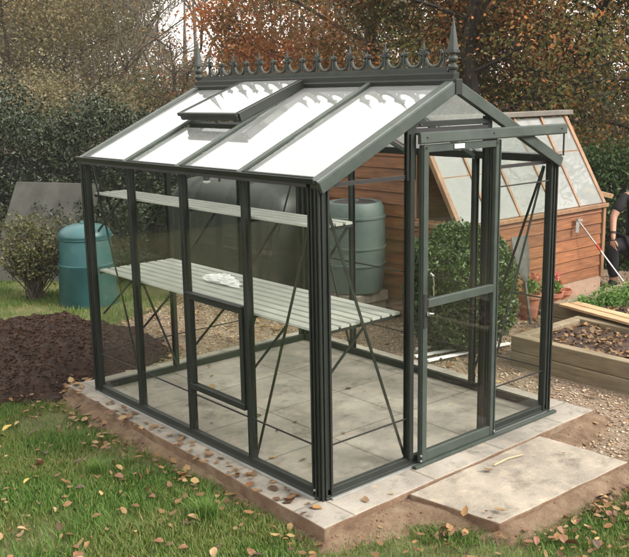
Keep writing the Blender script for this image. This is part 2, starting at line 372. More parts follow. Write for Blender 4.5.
# clods on the heap
def blobs(name, C, s, mat, parent=None, squash=.7):
    C = np.asarray(C); n = len(C)
    base = np.array([(1, 0, 0), (-1, 0, 0), (0, 1, 0), (0, -1, 0), (0, 0, 1), (0, 0, -1)], float)
    fs = np.array([(0, 2, 4), (2, 1, 4), (1, 3, 4), (3, 0, 4), (2, 0, 5), (1, 2, 5), (3, 1, 5), (0, 3, 5)])
    th = rng.uniform(0, 6.28, n); c, sn = np.cos(th), np.sin(th)
    sz = s*(.45+1.1*rng.random(n)**1.6)
    V = base[None]*rng.uniform(.55, 1.25, (n, 6, 1))*np.stack([np.ones(n), rng.uniform(.6, 1, n), rng.uniform(.4, 1, n)*squash], 1)[:, None]
    x = V[..., 0]*c[:, None]-V[..., 1]*sn[:, None]; y = V[..., 0]*sn[:, None]+V[..., 1]*c[:, None]
    V = np.stack([x, y, V[..., 2]], 2)*sz[:, None, None]+C[:, None]
    F = (fs[None]+(np.arange(n)*6)[:, None, None]).reshape(-1, 3)
    return raw(name, V.reshape(-1, 3), F, mat, parent)
n = 15000
px = rng.uniform(-1.5, 1.1, n); py = rng.uniform(2.7, 4.8, n)
ok = inpoly(px, py, [(-1.5, 3.4), (-.58, 2.72), (-.25, 2.6), (.1, 2.85), (.98, 2.95), (1.1, 3.6), (.93, 4.72), (.35, 4.82), (-.5, 4.58), (-1.5, 4.5)]); px = px[ok]; py = py[ok]
dg = bpy.context.evaluated_depsgraph_get()
heap = bpy.data.objects['soil_heap']
from mathutils.bvhtree import BVHTree
bv = BVHTree.FromPolygons([v.co[:] for v in heap.data.vertices], [tuple(p.vertices) for p in heap.data.polygons])
def hz_(x, y):
    h = bv.ray_cast(Vector((x, y, 2)), Vector((0, 0, -1)))[0]; return h.z if h else G
M_clod = leaf_mat('clods', [(.018, .009, .006), (.038, .019, .011), (.07, .038, .023)], trans=0, rough=.95, spec=.1)
struct(blobs('soil_clods', [(a, b, hz_(a, b)+.003) for a, b in zip(px, py)], .013, M_clod), 'stuff')

# gravel stones and litter
M_stone = leaf_mat('gravel_stones', [(.13, .09, .055), (.30, .22, .15), (.42, .33, .23), (.26, .16, .09), (.52, .44, .34), (.21, .16, .12)], trans=0, rough=.85, spec=.2)
n = 52000
px = rng.uniform(.3, 6.5, n); py = rng.uniform(-2, 5.6, n)
ok = inpoly(px+(fbm(px*3, py*3)-.5)*.16, py+(fbm(px*3+11, py*3+5)-.5)*.16, GRAV) & ~inpoly(px, py, [(2.75, -2), (2.75, 1.0), (6.5, 1.4), (6.5, -2)])
px, py = px[ok], py[ok]
struct(blobs('gravel', np.stack([px, py, gz(px, py)+.016+(fbm(px*8, py*8)-.5)*.012], 1), .013, M_stone), 'stuff')
M_litter = leaf_mat('leaf_litter', [(.07, .035, .017), (.17, .085, .038), (.25, .14, .055), (.10, .055, .028), (.34, .23, .10), (.055, .034, .02), (.19, .10, .05), (.13, .075, .035), (.28, .18, .09)], trans=.1, rough=.6)
n = 9000
px = rng.uniform(.3, 6.5, n); py = rng.uniform(-1.6, 5.6, n)
ok = inpoly(px, py, GRAV) & ~inpoly(px, py, [(2.75, -2), (2.75, 1.0), (6.5, 1.4), (6.5, -2)]) & (rng.random(n) < .25+.9*(py > 2.6)+.35*(fbm(px*1.5, py*1.5) > .5))
px, py = px[ok], py[ok]
LIT = [np.stack([px, py, gz(px, py)+.03+rng.random(len(px))*.015], 1)]
# litter on the clay margin and along the grass edge
n = 3000
px = rng.uniform(-.8, 3.2, n); py = rng.uniform(-1.45, 2.9, n)
ok = inpoly(px, py, [(-.50, -.5), (.2, -.78), (.5, -1.1), (1.6, -1.2), (3.0, -1.3), (2.7, -.88), (1.6, -.90), (.5, -.84), (.1, -.36), (-.22, -.3), (-.22, 2.7), (-.42, 2.6)]) & (rng.random(n) < .25+.8*(fbm(px*2.5, py*2.5) > .5))
px, py = px[ok], py[ok]
LIT.append(np.stack([px, py, gz(px, py)+.032+rng.random(len(px))*.02], 1))
n = 420
px = rng.uniform(-.30, -.05, n); py = 2.9-rng.random(n)*3
LIT.append(np.stack([px, py, np.where(px > -.20, .004+rng.random(n)*.004, gz(px, py)+.035)], 1)[rng.random(n) < .4])
n = 130
px = rng.normal(-.12, .16, n); py = rng.normal(2.85, .14, n)
LIT.append(np.stack([px, py, gz(px, py)+.05+rng.random(n)*.03], 1))
# a few on the slab floor and the step
fl = [(.86, 2.3), (.75, 2.1), (.9, 2.35), (.3, 1.7), (.35, 1.65), (.5, 1.2), (.42, .9), (.2, 1.3), (1.2, 1.9), (1.3, 1.2), (.7, .6), (.25, .45), (.15, .6), (1.0, .5), (.62, 1.9), (.5, 2.2), (.55, 2.1), (.45, -.72), (.5, -.66), (.55, -.70), (.41, -.6), (1.4, -.5), (.9, -.35), (.6, .95), (-.1, .9), (-.12, .5), (-.13, .1), (-.1, 1.5), (-.12, 1.3), (-.1, 1.8), (-.11, 2.1), (.15, -.16), (.3, -.2)]
LIT.append(np.array([(a, b, .007) for a, b in fl]))
C = np.concatenate(LIT)
bv2 = BVHTree.FromPolygons([v.co[:] for v in bpy.data.objects['clay_margin'].data.vertices], [tuple(p.vertices) for p in bpy.data.objects['clay_margin'].data.polygons])
for q in range(len(C)):
    if C[q, 2] < 0:
        hit = bv2.ray_cast(Vector((C[q, 0], C[q, 1], 2)), Vector((0, 0, -1)))[0]
        if hit: C[q, 2] = max(C[q, 2]-.02, hit.z+.006)
struct(curled('leaf_litter', C, .052, M_litter, tilt=.12), 'stuff')

# ------------------------------------------------------------------ grass
def grass(name, px, py, h, w, mat, lean=.6, base=None):
    n = len(px); z = gz(px, py) if base is None else base
    a = rng.uniform(0, 6.28, n); bx, by = np.cos(a), np.sin(a)
    hh = h*(.4+.9*rng.random(n)); ln = lean*hh*rng.random(n); b = a+math.pi/2+rng.normal(0, .5, n)
    lx, ly = np.cos(b), np.sin(b)
    p = np.stack([px, py, z], 1); wd = np.stack([bx, by, bx*0], 1)*(w/2)
    ld = np.stack([lx, ly, lx*0], 1)*ln[:, None]; up = np.stack([bx*0, bx*0, hh], 1)
    v0 = p-wd; v1 = p+wd; m = p+ld*.3+up*.6; v2 = m-wd*.8; v3 = m+wd*.8; v4 = p+ld+up*.95
    V = np.stack([v0, v1, v2, v3, v4], 1).reshape(-1, 3); k = np.arange(n)*5
    F = np.concatenate([np.stack([k, k+1, k+3], 1), np.stack([k, k+3, k+2], 1), np.stack([k+2, k+3, k+4], 1)], 0)
    return raw(name, V, F, mat)
M_grass = leaf_mat('grass_blades', [(.030, .078, .010), (.05, .125, .016), (.075, .165, .022), (.11, .195, .032), (.18, .19, .05)],
                   [(.05, .115, .016), (.10, .16, .028), (.18, .19, .055), (.085, .165, .02), (.25, .21, .085)], tscale=1.6, rough=.5, trans=.3)
def scatter(n, x0, x1, y0, y1, dens):
    px = rng.uniform(x0, x1, n); py = rng.uniform(y0, y1, n)
    wx = px+(fbm(px*4, py*4)-.5)*.14; wy = py+(fbm(px*4+11, py*4+5)-.5)*.14
    ok = inpoly(wx, wy, LAWN) & (rng.random(n) < dens(px, py)); return px[ok], py[ok]
patch = lambda x, y: np.clip((fbm(x*2.2+4, y*2.2+8)-.30)*3.2, .12, 1)
A = [scatter(720000, -2.6, 2.6, -2.4, 2.2, patch), scatter(150000, -3.0, .6, 2.2, 4.6, patch), scatter(190000, -3.2, 2.8, 3.9, 9.6, patch)]
gx = np.concatenate([a[0] for a in A]); gy = np.concatenate([a[1] for a in A])
ht = .026+.034*fbm(gx*3, gy*3)
struct(grass('grass', gx, gy, ht, .0040, M_grass, lean=1.0), 'stuff')
M_tuft = leaf_mat('bright_grass_blades', [(.06, .12, .018), (.10, .19, .03), (.17, .26, .06)], trans=.35)
n = 420; a = rng.uniform(0, 6.28, n); q = np.abs(rng.normal(0, .045, n)); tx = -.47+q*np.cos(a); ty = .38+q*np.sin(a)
t = grass('grass_tuft', tx, ty, np.full(n, .12), .004, M_tuft, lean=1.3)
tag(t, 'bright green tuft of long grass beside the corner of the concrete base', 'grass tuft')
n = 420; q = np.abs(rng.normal(0, .03, n)); a = rng.uniform(0, 6.28, n)
t = grass('grass_tuft', -.62+q*np.cos(a), 1.28+q*np.sin(a), np.full(n, .09), .004, M_tuft, lean=1.2)
tag(t, 'low spreading tuft of fresh grass out on the lawn by the long glass wall', 'grass tuft')

n = 9000; px = rng.uniform(-.35, 2.8, n); py = rng.uniform(-1.0, 2.8, n)
ok = inpoly(px, py, CLAY) & ~inpoly(px, py, [(-.2, -.24), (2.17, -.21), (2.14, 2.66), (-.12, 2.68)]) & ~inpoly(px, py, [(.385, -.245), (.465, -.77), (1.585, -.80), (1.555, -.226)])
px, py = px[ok], py[ok]; cl_ = bpy.data.objects['clay_margin'].data
bv2 = BVHTree.FromPolygons([v.co[:] for v in cl_.vertices], [tuple(p.vertices) for p in cl_.polygons])
pz = [bv2.ray_cast(Vector((a, b, 2)), Vector((0, 0, -1)))[0] for a, b in zip(px, py)]
M_crumb = leaf_mat('clay_crumbs', [(.08, .045, .025), (.16, .10, .06), (.25, .19, .13), (.12, .08, .05)], trans=0, rough=.95, spec=.1)
struct(blobs('clay_crumbs', [(a, b, c.z) for a, b, c in zip(px, py, pz) if c], .008, M_crumb), 'stuff')
n = 2600; px = rng.uniform(-2.6, 2.2, n); py = rng.uniform(-2.2, 2.8, n); ok = inpoly(px, py, LAWN) & (rng.random(n) < np.clip((fbm(px*2+1, py*2+6)-.3)*3, .1, 1)); px, py = px[ok], py[ok]
qx = rng.uniform(.1, 2.6, 2200); qy = -.84-.06-np.abs(rng.normal(0, .16, 2200)); qy += np.where(qx < .45, .35, 0); ok = rng.random(2200) < .38* np.clip((fbm(qx*3+2, qy*3)-.25)*2.5, .1, 1)
px = np.concatenate([px, qx[ok]]); py = np.concatenate([py, qy[ok]])
struct(curled('small_dead_leaves', np.stack([px, py, gz(px, py)+.032+rng.random(len(px))*.02], 1), .042, M_litter, tilt=.45), 'stuff')

# individual fallen leaves on the lawn
def fallen_leaf_mesh(col):
    bm = MB(); prof = [(0, 0), (.12, .22), (.38, .42), (.62, .45), (.85, .28), (1, 0)]
    vs = []; fs = []
    for i, (t, w) in enumerate(prof):
        z = .10*math.sin(t*3.1); vs += [(t-.5, -w*.75, z+.16*w), (t-.5, 0, z), (t-.5, w*.75, z+.22*w)]
    for i in range(len(prof)-1):
        a = i*3; fs += [(a, a+1, a+4, a+3), (a+1, a+2, a+5, a+4)]
    k = len(vs); vs2 = [(x, y, z-.02) for x, y, z in vs]
    vs += vs2; fs += [tuple(q+k for q in f_)[::-1] for f_ in fs[:]]
    vs += [(-.72, 0, .03), (-.5, .015, .0), (-.5, -.015, .0)]; fs += [(len(vs)-3, len(vs)-2, len(vs)-1)]
    me = bpy.data.meshes.new('fallen_leaf'); me.from_pydata(vs, [], fs); me.update()
    m = rough_mat('dead_leaf', [(.3, tuple(c*.6 for c in col)), (.6, col), (.8, tuple(c*1.3 for c in col))], 2.5, .55, .3, 8)
    me.materials.append(m); return me
kinds = [('rust brown', (.17, .08, .035)), ('dark brown', (.07, .04, .025)), ('pale tan', (.34, .22, .11)), ('yellow', (.45, .31, .06)), ('dull reddish', (.19, .075, .045))]
protos = [fallen_leaf_mesh(c) for _, c in kinds]
cnt = 0
while cnt < 210:
    x = random.uniform(-2.0, 1.7); y = random.uniform(-1.9, 2.6)
    if not inpoly(np.array([x]), np.array([y]), [(-3, -3), (2, -3), (2, -1.05), (.4, -.9), (-.45, -.55), (-.4, 2.6), (-3, 3.0)])[0]: continue
    k = random.choice([0, 0, 1, 2, 2, 0, 4, 4, 3]) if cnt % 3 else random.choice([0, 1])
    o = bpy.data.objects.new('fallen_leaf', protos[k]); COL.objects.link(o)
    s = random.uniform(.035, .075); o.scale = (s, s*random.uniform(.7, 1.1), s)
    o.location = (x, y, float(gz(np.array([x]), np.array([y]))[0])+random.uniform(.028, .045))
    o.rotation_euler = (random.gauss(0, .35), random.gauss(0, .35), random.uniform(0, 6.28))
    tag(o, kinds[k][0]+' fallen leaf lying in the short lawn grass', 'fallen leaf', kinds[k][0]+' leaves fallen on the lawn'); cnt += 1

# ------------------------------------------------------------------ concrete base + step
def slab(name, poly, z1, z0, mtop, mside):
    n = len(poly); vs = [(x, y, z0) for x, y in poly]+[(x, y, z1) for x, y in poly]
    fs = [tuple(range(n, 2*n))]+[(i, (i+1) % n, n+(i+1) % n, n+i) for i in range(n)]
    me = bpy.data.meshes.new(name); me.from_pydata(vs, [], fs); me.update(); me.materials.append(mtop); me.materials.append(mside)
    for p in me.polygons: p.material_index = 0 if p.index == 0 else 1
    o = link(name, me, None, False, .008, 2); return struct(o)
def wob(poly, step=.11, amp=.0035):
    out = []
    for i in range(len(poly)):
        a = Vector(poly[i]); b = Vector(poly[(i+1) % len(poly)]); k = max(1, int((b-a).length/step))
        for j in range(k):
            p = a.lerp(b, j/k); out.append((p.x+(random.uniform(-amp, amp) if j else 0), p.y+(random.uniform(-amp, amp) if j else 0)))
    return out
slab('concrete_base', wob([(-.205, -.24), (2.17, -.21), (2.14, 2.66), (-.12, 2.68)]), 0, -.2, M_conc, M_side)
slab('entrance_step', wob([(.385, -.245), (.465, -.77), (1.585, -.80), (1.555, -.226)]), -.006, -.2, M_step, M_side)
# ------------------------------------------------------------------ greenhouse
gh = empty('greenhouse', (0, 0, 0), 'x', 'greenhouse')
gh['label'] = 'dark green metal framed greenhouse with ornate ridge cresting standing on the concrete base'
# base rails, with an outward ledge
base = [(-.02, 0), (.028, 0), (.028, .012), (.012, .016), (.012, .05), (-.02, .05)]     # +x = outward when swept so
def rail(p0, p1, prof=base, name='base_rail', mat=M_green): return MB().prof(prof, p0, p1).build(name, mat, gh, bevel=.0015, seg=1)
rail((W, 0, .001), (0, 0, .001), [(-x, y) for x, y in base])
rail((0, L, .001), (0, 0, .001))
rail((0, L, .001), (W, L, .001), [(-x, y) for x, y in base])
rail((W, 0, .001), (W, L, .001))
# pale drip sill under the front and the long wall
MB().box((-.045, .03, .001), (-.030, L-.03, .010)).build('drip_sill', M_alu, gh)
MB().box((.03, -.045, .001), (W-.03, -.030, .010)).build('drip_sill', M_alu, gh)
# glazing bar: profile with outer cap and inner web.  out = outward normal
BAR = [(-.017, .010), (-.017, .003), (-.006, .002), (-.006, -.026), (-.013, -.027), (-.013, -.034), (.013, -.034), (.013, -.027), (.006, -.026), (.006, .002), (.017, .003), (.017, .010), (.010, .016), (.006, .011), (-.006, .011), (-.010, .016)]
def gbar(p0, p1, out, name='glazing_bar', sc=1.0, mat=M_green):
    return MB().prof([(x*sc, y*sc) for x, y in BAR], p0, p1, up=out).build(name, mat, gh)
for y in (.605, 1.21, 1.815):
    gbar((0, y, .04), (0, y, H-.03), (-1, 0, 0)); gbar((W, y, .04), (W, y, H-.03), (1, 0, 0))
sl = (RZ-H)/(W/2)
for x in (.643, 1.287):
    top = H+sl*min(x, W-x)-.03
    gbar((x, 0, .04), (x, 0, top), (0, -1, 0)); gbar((x, L, .04), (x, L, top), (0, 1, 0))
# corner posts: ribbed L
def corner(cx, cy, sx, sy):
    m = MB(); z0, z1 = .0, H-.01
    P = lambda a, b, c, d: m.box((min(cx+sx*a, cx+sx*c), min(cy+sy*b, cy+sy*d), z0), (max(cx+sx*a, cx+sx*c), max(cy+sy*b, cy+sy*d), z1))
    P(-.012, -.012, .050, .0)          # front flange (along x)
    P(-.012, .0005, .0, .058)          # side flange (along y)
    P(.040, -.022, .052, -.0125); P(.004, -.020, .016, -.0125); P(-.020, -.022, -.010, -.0125)
    P(-.022, .050, -.0125, .060); P(-.022, .026, -.0125, .036); P(-.022, -.004, -.0125, .008)
    P(.0005, .0005, .028, .028)
    return m.build('corner_post', M_green, gh)
corner(0, 0, 1, 1); corner(W, 0, -1, 1); corner(0, L, 1, -1); corner(W, L, -1, -1)
# bolts at the near foot
# eaves rails (gutters) on the long sides, tie bars on the gables
ev = [(-.015, -.03), (.012, -.03), (.014, -.012), (.045, -.008), (.055, .018), (.050, .022), (.040, 0.0), (.012, .002), (.012, .022), (-.015, .022)]
rail((0, L+.02, H), (0, -.02, H), ev, 'eaves_gutter'); rail((W, -.02, H), (W, L+.02, H), ev, 'eaves_gutter')
for y, x0, x1 in ((0, .05, .63), (0, 1.30, W-.05), (L, .05, W-.05)):
    MB().box((x0, y-.006, H-.032), (x1, y+.006, H-.012)).build('tie_bar', M_black if y == 0 else M_green, gh)
# glazing strips low down
for a, b in (((-.006, .07, .28), (-.001, 1.21-.03, .288)), ((-.006, 1.24, .28), (-.001, L-.07, .288)), ((W+.001, .05, .28), (W+.006, L-.05, .288)),
             ((.05, -.006, .28), (.62, -.001, .288)), ((1.31, -.006, .28), (W-.05, -.001, .288)), ((.05, L+.001, .28), (W-.05, L+.006, .288))):
    MB().box(a, b).build('glazing_strip', M_black, gh)
for a, b in (((W+.001, .05, .74), (W+.006, L-.05, .750)),  ((1.31, -.006, 1.50), (W-.05, -.001, 1.508))):
    MB().box(a, b).build('glazing_strip', M_black, gh)
# diagonal braces
def brace(p0, p1): return MB().bar(p0, p1, .016, .005, up=(1, 0, 0) if abs(p0[0]-p1[0]) < .01 else (0, 1, 0)).build('brace', M_green, gh)
for x, s in ((.035, 1), (W-.035, 1)):
    brace((x, .05, H-.05), (x, .60, .06)); brace((x, L-.05, H-.05), (x, 1.82, .06))
for y in (.035, L-.035):
    brace((.05, y, H-.05), (.635, y, .06)); brace((W-.05, y, H-.05), (1.295, y, .06))
# wall panes
def pane(a, b, mat=M_glass, parent=gh): return MB().box(a, b).build('pane', mat, parent)
t = .0015
for x in (0, W):
    for k in range(4):
        y0 = .605*k+.012; y1 = .605*(k+1)-.012
        if x == 0 and k == 1: pane((x-t, y0, .045), (x+t, y1, .30)); pane((x-t, y0, .93), (x+t, y1, H-.03)); continue
        pane((x-t, y0, .045), (x+t, y1, .282)); pane((x-t, y0, .285), (x+t, y1, H-.03))
for y in (0, L):
    for k in range(3):
        x0 = .643*k+.012; x1 = .643*(k+1)-.012
        if y == 0 and k == 1: continue
        pane((x0, y-t, .045), (x1, y+t, .282)); pane((x0, y-t, .285), (x1, y+t, H-.035))
# gable glass (three prisms per gable)
for y in (0, L):
    ptsL = [(.03, H-.01), (.63, H-.01), (.63, H+sl*.63-.03), (.03, H+sl*.03-.02)]
    ptsC = [(.656, H-.005 if y else 1.905), (1.274, H-.005 if y else 1.905), (1.274, H+sl*(W-1.274)-.03), (W/2, RZ-.03), (.656, H+sl*.656-.03)]
    ptsR = [(1.30, H-.01), (W-.03, H-.01), (W-.03, H+sl*.03-.02), (1.30, H+sl*.63-.03)]
    for P in (ptsL, ptsC, ptsR):
        k = len(P); vs = [(a, y-t, b) for a, b in P]+[(a, y+t, b) for a, b in P]
        fs = [tuple(range(k)), tuple(range(k, 2*k))[::-1]]+[((i+1) % k, i, k+i, k+(i+1) % k) for i in range(k)]
        MB().add(vs, fs).build('gable_pane', M_glass, gh)
# gable rails above the door
MB().box((.66, -.016, 1.872), (1.27, .014, 1.902)).build('gable_rail', M_green, gh, bevel=.002)
MB().box((.66, -.010, 1.845), (1.27, .010, 1.866)).build('gable_rail', M_black, gh)
MB().box((.60, -.020, 1.60), (.665, -.012, 1.93)).build('gable_plate', M_green, gh)
# rafters: gable ones with broad fascia, inner ones slim
e1 = Vector((0, 0, sl)); nL = Vector((-sl, 0, 1)).normalized(); nR = Vector((sl, 0, 1)).normalized()
FAS = [(-.045, -.050), (-.012, -.050), (-.012, -.03), (.030, -.03), (.030, .012), (.018, .020), (-.030, .020), (-.036, .010), (-.045, .010)]
RB = [(-.011, .0), (.011, .0), (.014, .014), (.007, .022), (-.007, .022), (-.014, .014)]
RBi = [(-.009, -.030), (.009, -.030), (.009, -.004), (-.009, -.004)]
for side in (0, 1):
    nn = nR if side else nL; X0 = W+.03 if side else -.03; Z0 = H+.005-sl*.03
    for y in (0, L):
        s = (1 if y == 0 else -1)*(1 if side else -1)
        # the broad web of the fascia faces away from the house
        pr = [(x*s, yy) for x, yy in FAS]
        if s < 0: pr = pr[::-1]
        p0 = Vector((X0, y, Z0)); p1 = Vector((W/2+(.0 if side else -.0), y, RZ+.005))
        MB().prof(pr, p0, p1, up=nn).build('gable_rafter', M_green_lit, gh, bevel=.002, seg=1)
    for y in (.605, 1.21, 1.815):
        p0 = Vector((X0, y, Z0+.01)); p1 = Vector((W/2+(.03 if side else -.03), y, RZ-.004))
        MB().prof(RB, p0, p1, up=nn).prof(RBi, p0+Vector((.05 if not side else -.05, 0, 0)), p1, up=nn).build('roof_bar', M_green_lit, gh)
    # roof panes
    for k in range(4):
        y0 = .605*k+.013; y1 = .605*(k+1)-.013
        q = [Vector((X0, 0, Z0+.004)), Vector((W/2+(.035 if side else -.035), 0, RZ-.012))]
        if k == 2 and not side: q[1] = q[0].lerp(q[1], .47)
        vs = []
        for p in q:
            for yy in (y0, y1):
                for dz in (0, .003): vs.append((p.x, yy, p.z+dz))
        fs = [(0, 2, 6, 4), (1, 5, 7, 3), (0, 1, 3, 2), (4, 6, 7, 5), (0, 4, 5, 1), (2, 3, 7, 6)]
        MB().add(vs, fs).build('roof_pane', M_rglass, gh)
    # lower glazing edge along the eaves (dark)
    MB().bar((X0+(-.006 if not side else .006), .04, Z0-.004), (X0+(-.006 if not side else .006), L-.04, Z0-.004), .012, .026).build('eaves_seal', M_black, gh)
# ridge
MB().prof([(-.030, 0), (-.022, -.03), (.022, -.03), (.030, 0), (.034, .020), (.024, .026), (.024, .056), (.018, .062), (-.018, .062), (-.024, .056), (-.024, .026), (-.034, .020)],
          (W/2, -.03, RZ-.004), (W/2, L+.03, RZ-.004)).build('ridge_bar', M_green, gh, bevel=.002, seg=1)
# cresting: one casting of arcs, spikes and fleurs
cr = MB(); zc = RZ+.058; xc = W/2
cr.box((xc-.014, .02, zc), (xc+.014, L-.02, zc+.012)); cr.box((xc-.009, .04, zc+.0125), (xc+.009, L-.04, zc+.030))
hp = .1485; y0 = .205-hp; ks = 16
for k in range(ks):
    ya = y0+hp*k; yb = ya+hp
    if yb > L-.03: break
    # U arc hanging between two spikes
    pts = [((ya+yb)/2+hp*.40*math.cos(a), zc+.088+.055*math.sin(a)) for a in [math.pi-.5+(math.pi+1.0)*i/14 for i in range(15)]]
    cr.tube([(xc, p[0], p[1]) for p in pts], .0098, 6)
    cr.lathe([(.001, 0), (.007, .004), (.008, .010), (.001, .017)], (xc, (ya+yb)/2, zc+.030), 8)
for k in range(ks+1):
    y = y0+hp*k; tall = k % 2 == 1
    if y > L-.03 or y < .03: continue
    cr.tube([(xc, y, zc+.025), (xc, y, zc+.085)], [.010, .0075], 6)
    for s in (-1, 1): cr.tube([(xc, y, zc+.078), (xc, y+s*.012, zc+.092)], [.006, .004], 5)
    if tall:
        cr.tube([(xc, y, zc+.08), (xc, y, zc+.130), (xc, y, zc+.182)], [.0075, .009, .0012], 6)
        for s in (-1, 1):
            cr.tube([(xc, y, zc+.094), (xc, y+s*.020, zc+.106), (xc, y+s*.038, zc+.104)], [.007, .0065, .010], 6)
            cr.tube([(xc, y+s*.004, zc+.108), (xc, y+s*.024, zc+.132)], [.006, .004], 6)
    else:
        cr.tube([(xc, y, zc+.08), (xc, y, zc+.105), (xc, y, zc+.136)], [.0065, .008, .001], 6)
cr.build('ridge_cresting', M_crest, gh)
for y in (-.005, L+.005):
    fz = RZ+.02
    MB().box((W/2-.026, y-.0475 if y < 1 else y-.05, RZ-.060), (W/2+.026, y+.05 if y < 1 else y+.0475, RZ+.022)).build('apex_bracket', M_green, gh, bevel=.003)
    fm = MB().lathe([(.020, 0), (.020, .05), (.028, .055), (.030, .068), (.022, .076), (.014, .082), (.014, .09), (.024, .098), (.027, .110), (.024, .122), (.014, .130), (.012, .138)], (W/2, y, fz), 16)
    fm.prof([(-.027, -.027), (.027, -.027), (.027, .027), (-.027, .027)], (W/2, y, fz+.139), (W/2, y, fz+.153), up=(0, 1, 0))
    fm.prof([(-.022, -.022), (.022, -.022), (.022, .022), (-.022, .022)], (W/2, y, fz+.1535), (W/2, y, fz+.33), up=(0, 1, 0), scale1=.06)
    fm.build('finial', M_crest, gh, bevel=.0015, seg=1)
# roof vent on the side towards the lawn, hinged at the ridge and a little open
def roofp(x, lift): return Vector((x, 0, H+sl*x))+nL*lift
va, vb = roofp(.455, .075), roofp(W/2-.02, .035)
def vbar(p0, p1, w, h): return MB().bar(p0, p1, w, h, up=nL)
Y0, Y1 = 1.205, 1.83
vent = vbar(Vector((va.x, Y0, va.z)), Vector((va.x, Y1, va.z)), .030, .042)
vent.bar(Vector((va.x-.022, Y0-.01, va.z+.012)), Vector((va.x-.022, Y1+.01, va.z+.012)), .016, .022, up=nL)
for yy in (Y0, Y1):
    vent.prof([(-.014, -.030), (.014, -.030), (.014, .022), (-.014, .022)], Vector((va.x, yy, va.z)), Vector((vb.x, yy, vb.z)), up=nL)
    vent.prof([(-.022, .008), (-.0145, .008), (-.0145, .026), (-.022, .026)], Vector((va.x, yy, va.z)), Vector((vb.x, yy, vb.z)), up=nL)
v_ = vent.build('roof_vent', M_green, gh, bevel=.002, seg=1)
m = MB()
q0, q1 = va+nL*.018, vb+nL*.018; vs = []
for p in (q0, q1):
    for yy in (Y0+.015, Y1-.015):
        for dz in (0, .003): vs.append((p.x, yy, p.z+dz))
m.add(vs, [(0, 2, 6, 4), (1, 5, 7, 3), (0, 1, 3, 2), (4, 6, 7, 5), (0, 4, 5, 1), (2, 3, 7, 6)]).build('pane', M_rglass, v_)
# curb across the opening under the vent + stay
MB().bar(roofp(.475, .004)+Vector((0, 1.22, 0)), roofp(.475, .004)+Vector((0, 1.80, 0)), .03, .03, up=nL).build('vent_sill', M_green, gh)
MB().tube([(.47, 1.51, va.z-.01), (.50, 1.56, 1.72), (.54, 1.60, 1.50)], .008, 8).build('vent_stay', M_steel, gh)
MB().lathe([(.008, 0), (.022, .008), (.022, .045), (.014, .055), (.010, .10), (.006, .13)], (.52, 1.72, 1.50), 14).build('vent_opener', M_steel, gh, smooth=True)
MB().lathe([(.004, 0), (.022, .006), (.026, .014), (.018, .02)], (.52, 1.72, 1.478), 14).build('opener_cap', M_white, gh, smooth=True)
# louvre/hopper vent low in the second bay of the long wall
sv = MB(); z0, z1, a, b = .32, .91, .632, 1.183
x0, x1 = -.022, .016
sv.box((x0, a, z0), (x1, b, z0+.036)); sv.box((x0, a, z1-.034), (x1, b, z1)); sv.box((x0+.001, a, z0+.0362), (x1-.001, a+.032, z1-.0342)); sv.box((x0+.001, b-.032, z0+.0362), (x1-.001, b, z1-.0342))
sv.box((x0-.010, a-.005, z1+.001), (x1-.01, b+.005, z1+.010))
s_v = sv.build('side_vent', M_green, gh, bevel=.002, seg=1)
MB().box((-.003, a+.03, z0+.034), (.000, b-.03, z1-.032)).build('pane', M_glass, s_v)
MB().box((.017, a+.04, .54), (.030, a+.06, .66)).build('vent_handle', M_green, s_v, bevel=.004)
# sliding door, hung in front of the middle bay
door = MB(); dy0, dy1 = -.060, -.034; dx0, dx1 = .672, 1.325; dz0, dz1 = .022, 1.782
door.box((dx0, dy0, dz0), (dx0+.050, dy1, dz1)); door.box((dx1-.040, dy0, dz0), (dx1, dy1, dz1))
door.box((dx0+.0505, dy0+.002, dz1-.040), (dx1-.0405, dy1-.002, dz1)); door.box((dx0+.0505, dy0+.002, dz0), (dx1-.0405, dy1-.002, dz0+.055))
door.box((dx0+.0505, dy0-.004, .905), (dx1-.0405, dy1-.002, .950))
door.box((dx0+.004, dy0-.008, dz0), (dx0+.012, dy0-.0005, dz1)); door.box((dx1-.012, dy0-.008, dz0), (dx1-.004, dy0-.0005, dz1))
D = door.build('door', M_green_lit, gh, bevel=.002, seg=1)
MB().box((dx0+.045, -.048, dz0+.05), (dx1-.036, -.045, .908)).build('pane', M_glass, D)
MB().box((dx0+.045, -.048, .946), (dx1-.036, -.045, dz1-.036)).build('pane', M_glass, D)
MB().tube([(dx0+.060, dy0-.008, .965), (dx0+.060, dy0-.030, .975), (dx0+.060, dy0-.032, 1.03), (dx0+.060, dy0-.030, 1.085), (dx0+.060, dy0-.008, 1.095)], .006, 8).build('handle', M_chrome, D, smooth=True)
MB().lathe([(.004, 0), (.010, .003), (.008, .02), (.003, .022)], (dx0+.03, dy0-.02, .868), 10).tube([(dx0+.03, dy0-.014, .88), (dx0+.075, dy0-.02, .872)], [.007, .004], 8).build('key', M_chrome, D, smooth=True)
MB().box((dx0+.005, dy0-.014, .80), (dx0+.034, dy0-.0085, .99)).build('lock_plate', M_black, D, bevel=.003)
MB().box((.92, dy0-.006, 1.752), (1.00, dy0-.0005, 1.776)).build('maker_plate', M_white, D)
for xx in (dx0+.03, dx1-.03):
    MB().lathe([(.002, -.006), (.007, -.004), (.007, .004), (.002, .006)], (xx, dy0-.004, dz1-.014), 10).build('bolt', M_chrome, D)
MB().prof([(-.012, -.028), (.010, -.028), (.014, -.020), (.010, .030), (-.008, .034), (-.034, .030), (-.034, .022), (-.012, .018)], (.648, -.058, 1.815), (1.955, -.058, 1.815)).build('door_track', M_green_lit, gh, bevel=.002, seg=1)
MB().box((1.935, -.062, 1.655), (1.943, -.054, 1.79)).build('track_stay', M_green, gh)
